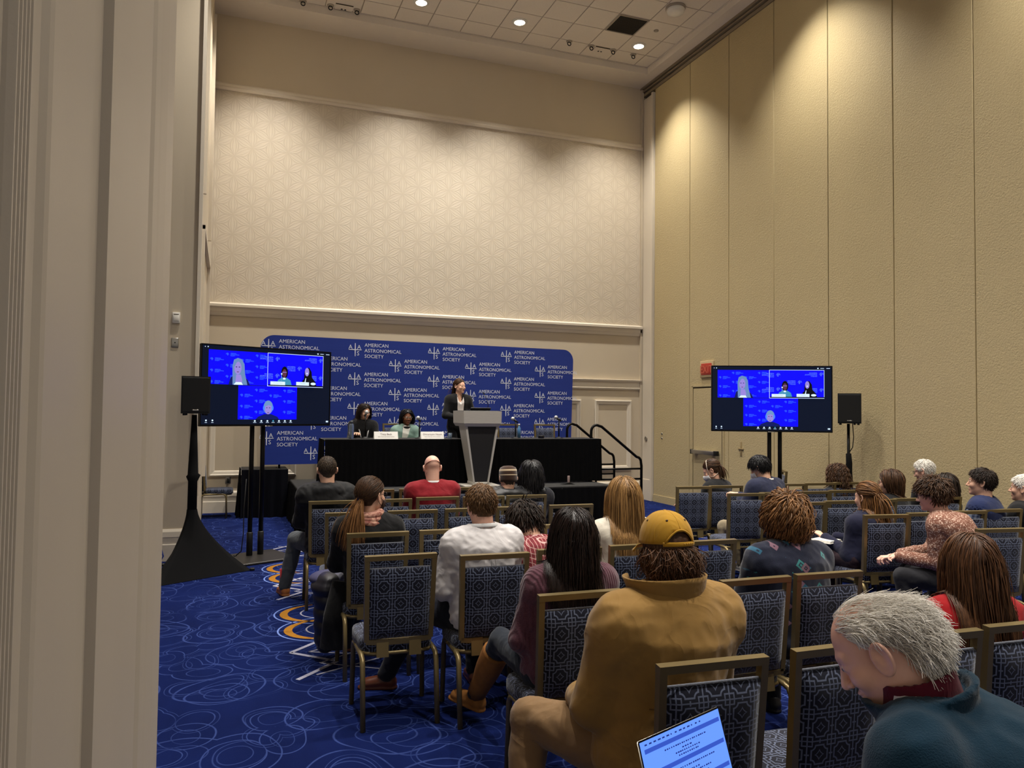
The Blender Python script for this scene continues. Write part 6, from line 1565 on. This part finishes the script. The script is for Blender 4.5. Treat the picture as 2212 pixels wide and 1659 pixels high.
# --- P16 auburn half ponytail, navy sweater
p = Person('person with reddish brown half ponytail and navy sweater', (5.25, 5.22), 6, (5.361, 5.32, 1.065), hyaw=8, hpitch=6, fem=1, res=0.007)
p.el['L'] = p.sh['L'] + V3(-0.06, 0.03, -0.26)
p.make_body(hands=('L',), eyes=False); p.make_top(cloth('navy_sweater', (22, 24, 46)), 0.020, 0.005, name='sweater', seed=83); p.make_legs(cloth('plum_trousers', (42, 28, 34)))
tie = (0, -0.118, 0.035); rt = p.roots(900, -0.08, 0, 18, False, 0.012); up_ = rt[:, 2] > 0.02
dist = np.linalg.norm(rt[up_] - np.array(tie), axis=1)
p.put_hair(HM['auburn'], [p.cap(0.012, -0.10, 0, False), p.locks(rt[up_], dist * 1.1, 0.0045, lambda q: (np.array(tie) - q) / (np.linalg.norm(np.array(tie) - q, axis=1, keepdims=True) + 1e-6), 0, 9, 18, 0, 1, 0.014, 0, False, 0.6, 0.05, lvar=0.03),
    p.locks(rt[~up_], 0.26, 0.005, comb_down, 1, 12, 19, 0.003, 40, 0.014, jit=0.06), tail(p, tie, 200, 0.26, 0.006, 20, 0.003, 45, 0.022)])
vv, ff = sphere_np(p.L((0, -0.128, 0.04)), 0.02, 6, (1.4, 0.6, 0.9), p.H); MB().add(vv, ff, 0, True).build('hair_clip', plain('purple_clip', (80, 40, 62), 0.4), p.root)
nb = thing('notebook', 'white open notebook on the lap of the navy sweater person', 'notebook', (5.10, 5.52, 0.655), math.radians(20))
for k in range(5): MB().rbox(-0.11 + 0.004 * k, 0.11 - 0.003 * k, -0.085, 0.085 + 0.004 * k, 0.004 * k, 0.004 * k + 0.003, 0.001, 1).build('page', M_WHITE, nb)
MB().box(-0.115, 0.115, -0.09, 0.095, -0.004, 0).build('cover', M_WHITE, nb)

# --- P17 pink patterned shirt
p = Person('man with brown hair and glasses in pink patterned shirt, leaning forward', (5.42, 4.32), 34, (5.31, 4.60, 1.165), hyaw=27, hpitch=10, build=1.1, skin='pink', res=0.007, slouch=0.07)
p.wr['L'] = V3(5.10 - 5.42, 4.74 - 4.32, 0.66); p.wr['R'] = V3(5.16 - 5.42, 4.78 - 4.32, 0.665); p.el['L'] = p.sh['L'] + V3(-0.02, 0.0, -0.28); p.el['R'] = p.sh['R'] + V3(0.0, 0.12, -0.26)
p.make_body(hands=('L', 'R'), hand='curled', hand_dir={'L': ((-0.8, 0.5, -0.1), (0, 0, 1)), 'R': ((-0.9, 0.1, -0.1), (0.1, 0.5, 0.8))})
def speck():
    m = M('pink_print_shirt'); m.set(0.85, 0, 0.15); n = m.noise(m.coord(), 95, 2, 0.6, 0.6); m.color(m.mix((X(m.t, n.outputs[0]) * 12 - 6.4).max(0.0).min(1.0), srgb(120, 80, 66), srgb(206, 178, 160))); return m.m
p.make_top(speck(), 0.020, 0.010, 9, name='shirt', seed=85, cuff=0.93, collar=(0.03, 0.005, 0.004)); p.make_legs(cloth('charcoal_trousers', (34, 34, 38)))
p.put_hair(HM['brown'], [p.cap(0.016, -0.07, 0.0, True, 0.004, 2, 0, None, 0.01), p.locks(p.roots(900, -0.06, 0, 21, True, 0.016), 0.055, 0.0048, comb_crown, 0.45, 8, 21, 0.004, 70, 0.022, 0.08, False, 0.4, 0.2, ns=3)]); p.glasses(plain('purple_frame', (50, 24, 50), 0.3))

# --- P18 navy vest
p = Person('man with short dark hair in navy vest over checked shirt', (6.59, 5.12), 24, (6.586, 5.17, 1.185), hyaw=36, hpitch=-2, build=1.1, skin='fair', res=0.007)
p.make_body(hands=()); 
def check():
    m = M('blue_check_shirt'); m.set(0.85, 0, 0.15); x, y, z = m.xyz(m.coord()); u = (x / 0.02).frac().gt(0.5); w = (z / 0.02).frac().gt(0.5); m.color(m.mix((u + w) * 0.5, srgb(150, 160, 180), srgb(48, 62, 98))); return m.m
p.make_top(check(), 0.012, 0.004, name='shirt', seed=87, collar=(0.035, 0.009, 0.0)); p.make_legs(C_DARKTR)
def vest(P):
    d = p.torso(P, 0.032) - fold(P, 88, 8) * 0.005; d = smax(d, -(p.neckd(P, p.neck_r + 0.016, p.neck_r + 0.022)), 0.004)
    for k in 'LR': d = smax(d, -rcap(P, p.sh[k] - p.U * 0.02 , p.el[k], 0.088, 0.10), 0.01)
    ax = unit(p.nj - p.S); q = P - p.S; tt = q @ ax; rad = np.linalg.norm(q - tt[:, None] * ax, axis=1); d = smin(d, np.maximum(np.abs(rad - (p.neck_r + 0.026)) - 0.007, np.abs(tt - 0.012) - 0.03), 0.008)
    return smax(d, p.p0[2] - 0.1 - P[:, 2], 0.004)
v, f = nets(vest, np.minimum(p.p0, p.S) - 0.3, np.maximum(p.p0, p.S) + 0.3, 0.011); obj('vest', np_mesh('vest', [(v, f, 0)], [cloth('navy_fleece_vest', (28, 38, 74))]), p.root)
short_hair(p, HM['dark'], 900, 0.013, 0.036, 0.004, seed=22)

# --- P19 at the right edge
p = Person('grey haired person in dark jacket cut by the right edge', (7.05, 5.13), 20, (7.02, 5.08, 1.13), hyaw=24, build=1.1, age=0.5)
p.make_body(hands=()); p.make_top(cloth('black_suit', (16, 16, 18)), 0.024, 0.005, name='jacket', seed=89, collar=(0.03, 0.010, 0.0)); p.make_legs(C_DARKTR); short_hair(p, HM['white'], 700, 0.008, 0.03, 0.004, seed=23)

# --- P20 mop of brown hair, patterned sweater
p = Person('person with wavy brown mop of hair in navy sweater with teal motifs', (3.01, 3.46), -4, (3.037, 3.62, 1.20), hyaw=-18, hpitch=4, build=1.12, res=0.006)
p.make_body(hands=(), eyes=False)
def motif_mat():
    m = M('navy_motif_knit'); m.set(0.95, 0, 0.1, 0.25); v = m.coord(); x, y, z = m.xyz(v); n = m.noise(v, 260, 2); base = m.mix(n.outputs[0], srgb(22, 26, 42), srgb(36, 40, 58))
    out = base
    for sc, off, th, col in ((12, 0.0, 0.36, (60, 132, 132)), (10, 3.3, 0.34, (132, 98, 112)), (13, 7.1, 0.33, (46, 96, 122))):
        mp = m.n.new('ShaderNodeMapping'); mp.inputs['Location'].default_value = (off, off * 0.6, off * 0.3); mp.inputs['Scale'].default_value = (1, 0.001, 1); m.t.links.new(v, mp.inputs[0])
        vo = m.n.new('ShaderNodeTexVoronoi'); vo.distance = 'MANHATTAN'; vo.inputs['Scale'].default_value = sc; m.t.links.new(mp.outputs[0], vo.inputs['Vector'])
        d = X(m.t, vo.outputs['Distance']); cs = m.n.new('ShaderNodeSeparateColor'); m.t.links.new(vo.outputs['Color'], cs.inputs[0])
        pick = X(m.t, cs.outputs[0]).gt(0.30); ring = (d - th * 0.8).line(0.07, 0.03).max((d - 0.05).line(0.05, 0.03)) * pick * z.gt(0.60) * z.lt(1.10)
        out = m.mix(ring * 0.85, out, srgb(*col))
    m.color(out); m.bump(n.outputs[0], 0.3, 0.004); return m.m
p.make_top(motif_mat(), 0.024, 0.011, 8, name='sweater', seed=91, res=0.011, hem=-0.13); p.make_legs(C_DARKTR)
p.put_hair(hair_mat('warm_brown_hair', (50, 32, 18), (158, 112, 68)), [p.cap(0.022, -0.10, 0, False, 0.004, 3), p.locks(p.roots(2200, -0.09, 0, 24, False, 0.016), 0.115, 0.0046, comb_crown, 0.5, 12, 24, 0.0070, 40, 0.024, 0.0, True, 0.3, 0.10, ns=4, curl=1.6)])

# --- P21 long brown hair, red sweater
p = Person('person with long brown hair in red sweater at right', (3.05, 2.46), -10, (3.108, 2.50, 1.145), hyaw=-26, hpitch=2, fem=1, res=0.006)
p.make_body(hands=(), eyes=False); p.make_top(cloth('red_jersey', (150, 14, 20), weave=600), 0.020, 0.010, 8, name='sweater', seed=93, res=0.010); p.make_legs(C_DARKTR)
long_hair(p, HM['longbrown'], 2300, 0.012, 0.40, 0.0029, 0.0022, 30, 25, 15, rtip=0.4, jit=0.05)

# --- P22 white haired man in teal fleece, nearest
p = Person('white haired older man in teal fleece looking down, nearest the camera', (1.80, 1.17), 34, (1.50, 1.46, 1.225), hyaw=44, hpitch=38, hroll=-4, build=1.15, age=1.0, skin='pink', res=0.0038, slouch=0.08)
p.wr['L'] = V3(1.20 - 1.80, 1.50 - 1.17, 0.70); p.wr['R'] = V3(1.42 - 1.80, 1.66 - 1.17, 0.70)
p.make_body(hands=('L', 'R'), hand='relaxed')
M_FLEECE = plain('teal_fleece', (10, 41, 58), 0.95, spec=0.1, var=0.15, nscale=30, bump=0.5, bscale=260, sheen=0.15, bdist=0.003)
p.make_top(M_FLEECE, 0.032, 0.011, 7, name='fleece', seed=95, res=0.009, collar=(0.085, 0.011, 0.034), neck=0.03)
p.make_legs(C_DARKTR)
axn = unit(p.nj - p.S)
def polo(P):
    q = P - p.S; tt = q @ axn; rad = np.linalg.norm(q - tt[:, None] * axn, axis=1); return np.maximum(np.abs(rad - (p.neck_r + 0.020)) - 0.005, np.abs(tt - 0.065) - 0.055)
v, f = nets(polo, p.S - 0.16, p.S + 0.2, 0.006); obj('polo_collar', np_mesh('polo_collar', [(v, f, 0)], [cloth('maroon_knit', (84, 16, 34))]), p.root)
p.lanyard(M_LANY, 0.016, -0.03)
def comb_p22(q): return np.stack([np.where(q[:, 0] < 0, -1, 1) * 0.15, np.full(len(q), -0.9), np.full(len(q), -0.25)], 1)
def thin(rt, seed, k): return rt[np.random.RandomState(seed).rand(len(rt)) < k(rt)]
r0 = p.roots(6500, -0.082, 0.030, 26, True, 0.001); r0 = r0[~((np.abs(r0[:, 0]) > 0.045) & (r0[:, 1] > -0.045) & (r0[:, 2] < 0.050) & (r0[:, 1] < 0.035))]
den = lambda q: np.clip(0.10 + 0.9 * np.clip((0.098 - q[:, 2]) / 0.05, 0, 1), 0, 1)
ra = thin(r0, 3, den); rb = r0[(r0[:, 2] < 0.075) & (r0[:, 1] < 0.03)]
p.put_hair(HM['white'], [p.locks(ra, 0.060, 0.0010, comb_p22, 0.15, 8, 26, 0.0015, 40, 0.005, 0.0, True, 0.5, 0.09, ns=3), p.locks(rb, 0.065, 0.0013, comb_p22, 0.35, 9, 27, 0.0035, 50, 0.006, 0.0, True, 0.5, 0.12, ns=3, curl=0.3, lvar=0.5),
    p.locks(rb[(rb[:, 2] < 0.0) & (rb[:, 1] < -0.03)], 0.075, 0.0014, comb_p22, 0.6, 9, 28, 0.0045, 55, 0.010, 0.04, True, 0.5, 0.16, ns=3, lvar=0.5)])
place_chair(1.84, 1.13, math.radians(34), 'banquet chair under the older man in the teal fleece', 'banquet chairs for the audience')

lap = thing('open_laptop', 'open silver laptop with a bright page on the lap of the older man', 'laptop', (1.165, 1.70, 0.755), math.radians(21.5))
W_, H_ = 0.355, 0.235
o = MB().rbox(-W_ / 2, W_ / 2, 0, 0.006, 0, H_, 0.003, 1).build('lid', M_STEEL, lap); o.rotation_euler = (-0.30, 0, 0)
sc = MB(); lay = [0]
def srect(u0, v0, u1, v1, mi): lay[0] += 1; sc.add([((u - 0.5) * W_, -0.0004 * lay[0] * 0.4 - 0.0005, (1 - v) * H_) for u, v in ((u0, v1), (u1, v1), (u1, v0), (u0, v0))], [(0, 1, 2, 3)], mi)
srect(0, 0, 1, 1, 0); srect(0.012, 0.02, 0.988, 0.985, 1)
rr = random.Random(5)
for k in range(14): srect(0.06 + 0.05 * k, 0.055, 0.06 + 0.05 * k + rr.uniform(0.012, 0.035), 0.07, 3)
for vb in (0.10, 0.33, 0.58, 0.80): srect(0.04, vb, 0.96, vb + 0.045, 2)
for i, (v_, w_) in enumerate(((0.18, 0.5), (0.22, 0.12), (0.25, 0.3), (0.28, 0.25), (0.40, 0.55), (0.45, 0.14), (0.48, 0.4), (0.52, 0.3), (0.66, 0.5), (0.70, 0.15), (0.74, 0.35))):
    n_ = int(w_ * 40)
    for k in range(n_): srect(0.5 - w_ / 2 + w_ * k / n_, v_, 0.5 - w_ / 2 + w_ * (k + rr.uniform(0.45, 0.85)) / n_, v_ + 0.014, 3)
so = sc.build('screen_image', [emit('laptop_border', (6, 8, 16), 0.3), emit('laptop_page', (96, 142, 250), 1.0), emit('laptop_bar', (48, 78, 178), 1.0), emit('laptop_ink', (30, 46, 120), 0.8)], o, fix=False)
MB().rbox(-W_ / 2, W_ / 2, -0.245, 0, -0.014, 0.0, 0.004, 1).build('base', M_STEEL, lap)
MB().rbox(-W_ / 2 + 0.02, W_ / 2 - 0.02, -0.13, -0.015, 0.0, 0.002, 0.0008, 1).build('keyboard', M_BLACK, lap)

# ------------------------------------------------------------------ people on the stage
G = 'people on the stage'
p = Person('panelist with long dark hair in black, holding a microphone talk with a white mask', (2.12, 12.80), 178, (2.117, 12.72, 1.76), hyaw=200, hpitch=12, fem=1, group=G, base=SZ)
p.root['label'] = 'panelist with long dark hair in black behind the left microphone'
p.el['L'] = p.sh['L'] + p.F * 0.12 - p.U * 0.22 - p.R * 0.05; p.el['R'] = p.sh['R'] + p.F * 0.12 - p.U * 0.22 + p.R * 0.05
p.wr['L'] = V3(2.33 - 2.12, 12.30 - 12.80, 0.79); p.wr['R'] = V3(1.90 - 2.12, 12.28 - 12.80, 0.80)
p.make_body(hands=('L', 'R'), lip=True); p.make_top(C_BLACK, 0.018, 0.005, name='cardigan', seed=101, cuff=0.95); p.make_legs(C_DARKTR)
long_hair(p, HM['dark'], 900, 0.010, 0.34, 0.004, 0.002, 30, 31, 12)
for sx in (-1, 1): p.tubes('lanyard', [tuple(p.S + p.R * sx * 0.085 + p.F * 0.04), tuple(p.S + p.R * sx * 0.075 + p.F * 0.115 - p.U * 0.10), tuple(p.S + p.R * sx * 0.04 + p.F * 0.15 - p.U * 0.28)], 0.010, M_LANY, head=False, flat=0.4)

p = Person('panelist with black hair and glasses in pale green jacket', (2.75, 12.82), 180, (2.844, 12.78, 1.672), hyaw=184, hpitch=4, fem=1, skin='brown', group=G, base=SZ)
p.make_body(hands=(), lip=True); p.make_top(cloth('white_blouse', (206, 204, 196), 0.04), 0.010, 0.003, name='blouse', seed=103); p.make_legs(C_DARKTR)
def jac(P):
    d = smin(p.torso(P, 0.022), p.arms(P, 0.020, 0.97), 0.04) - fold(P, 104, 9) * 0.005
    d = smax(d, -rcap(P, p.S + p.F * 0.10 + p.U * 0.03, p.p0 + p.F * 0.16, 0.065, 0.03), 0.006); d = smax(d, -(p.neckd(P, p.neck_r + 0.014, p.neck_r + 0.02)), 0.004); return smax(d, p.p0[2] - 0.1 - P[:, 2], 0.004)
v, f = nets(jac, np.minimum(p.p0, p.S) - 0.42, np.maximum(p.p0, p.S) + 0.42, 0.011); obj('jacket', np_mesh('jacket', [(v, f, 0)], [cloth('pale_green_jacket', (116, 142, 132))]), p.root)
long_hair(p, HM['black'], 600, 0.016, 0.19, 0.0055, 0.004, 45, 33, 10, outw=0.08); p.glasses(plain('silver_frame', (170, 165, 150), 0.3, 0.6))
MB().tube([tuple(p.S + p.R * math.cos(a) * 0.075 + p.F * (0.02 + math.sin(a) * 0.07) + p.U * 0.02) for a in np.linspace(0, 2 * math.pi, 16)], 0.022, 8, cap=False).build('scarf', C_BLACK, p.root)

p = Person('standing speaker in black cardigan and white top behind the lectern', (3.70, 12.66), 184, (3.725, 12.62, 2.215), hyaw=208, hpitch=0, sit=False, fem=1, skin='fair', group=G, base=SZ, slouch=0.0)
p.p0 = V3(0, 0, 0.96); p.mid = (p.p0 + p.S) / 2
for k, sg in (('L', -1), ('R', 1)):
    p.el[k] = p.sh[k] + p.R * sg * 0.09 - p.U * 0.27 + p.F * 0.06; p.wr[k] = p.el[k] + p.F * 0.20 - p.R * sg * 0.10 - p.U * 0.02
p.make_body(hands=('L', 'R'), lip=True); p.make_top(cloth('white_lace_top', (214, 208, 204), 0.08, 200), 0.012, 0.003, name='blouse', seed=105, vneck=0.10, cuff=0.4); p.make_legs(C_DARKTR)
def car(P):
    d = smin(p.torso(P, 0.020), p.arms(P, 0.018, 0.97), 0.04) - fold(P, 106, 9) * 0.005
    d = smax(d, -rcap(P, p.S + p.F * 0.10 + p.U * 0.04, p.mid + p.F * 0.16 - p.U * 0.05, 0.060, 0.055), 0.006); d = smax(d, -(p.neckd(P, p.neck_r + 0.014, p.neck_r + 0.022)), 0.004); return smax(d, p.p0[2] - 0.22 - P[:, 2], 0.004)
v, f = nets(car, np.minimum(p.p0, p.S) - 0.42, np.maximum(p.p0, p.S) + 0.42, 0.011); obj('cardigan', np_mesh('cardigan', [(v, f, 0)], [C_BLACK]), p.root)
tie = (0.02, -0.115, -0.02); p.put_hair(HM['brown'], [p.cap(0.006, -0.07), pulled(p, tie, 500, 0.0045, 35), tail(p, tie, 60, 0.22, 0.006, 36)])
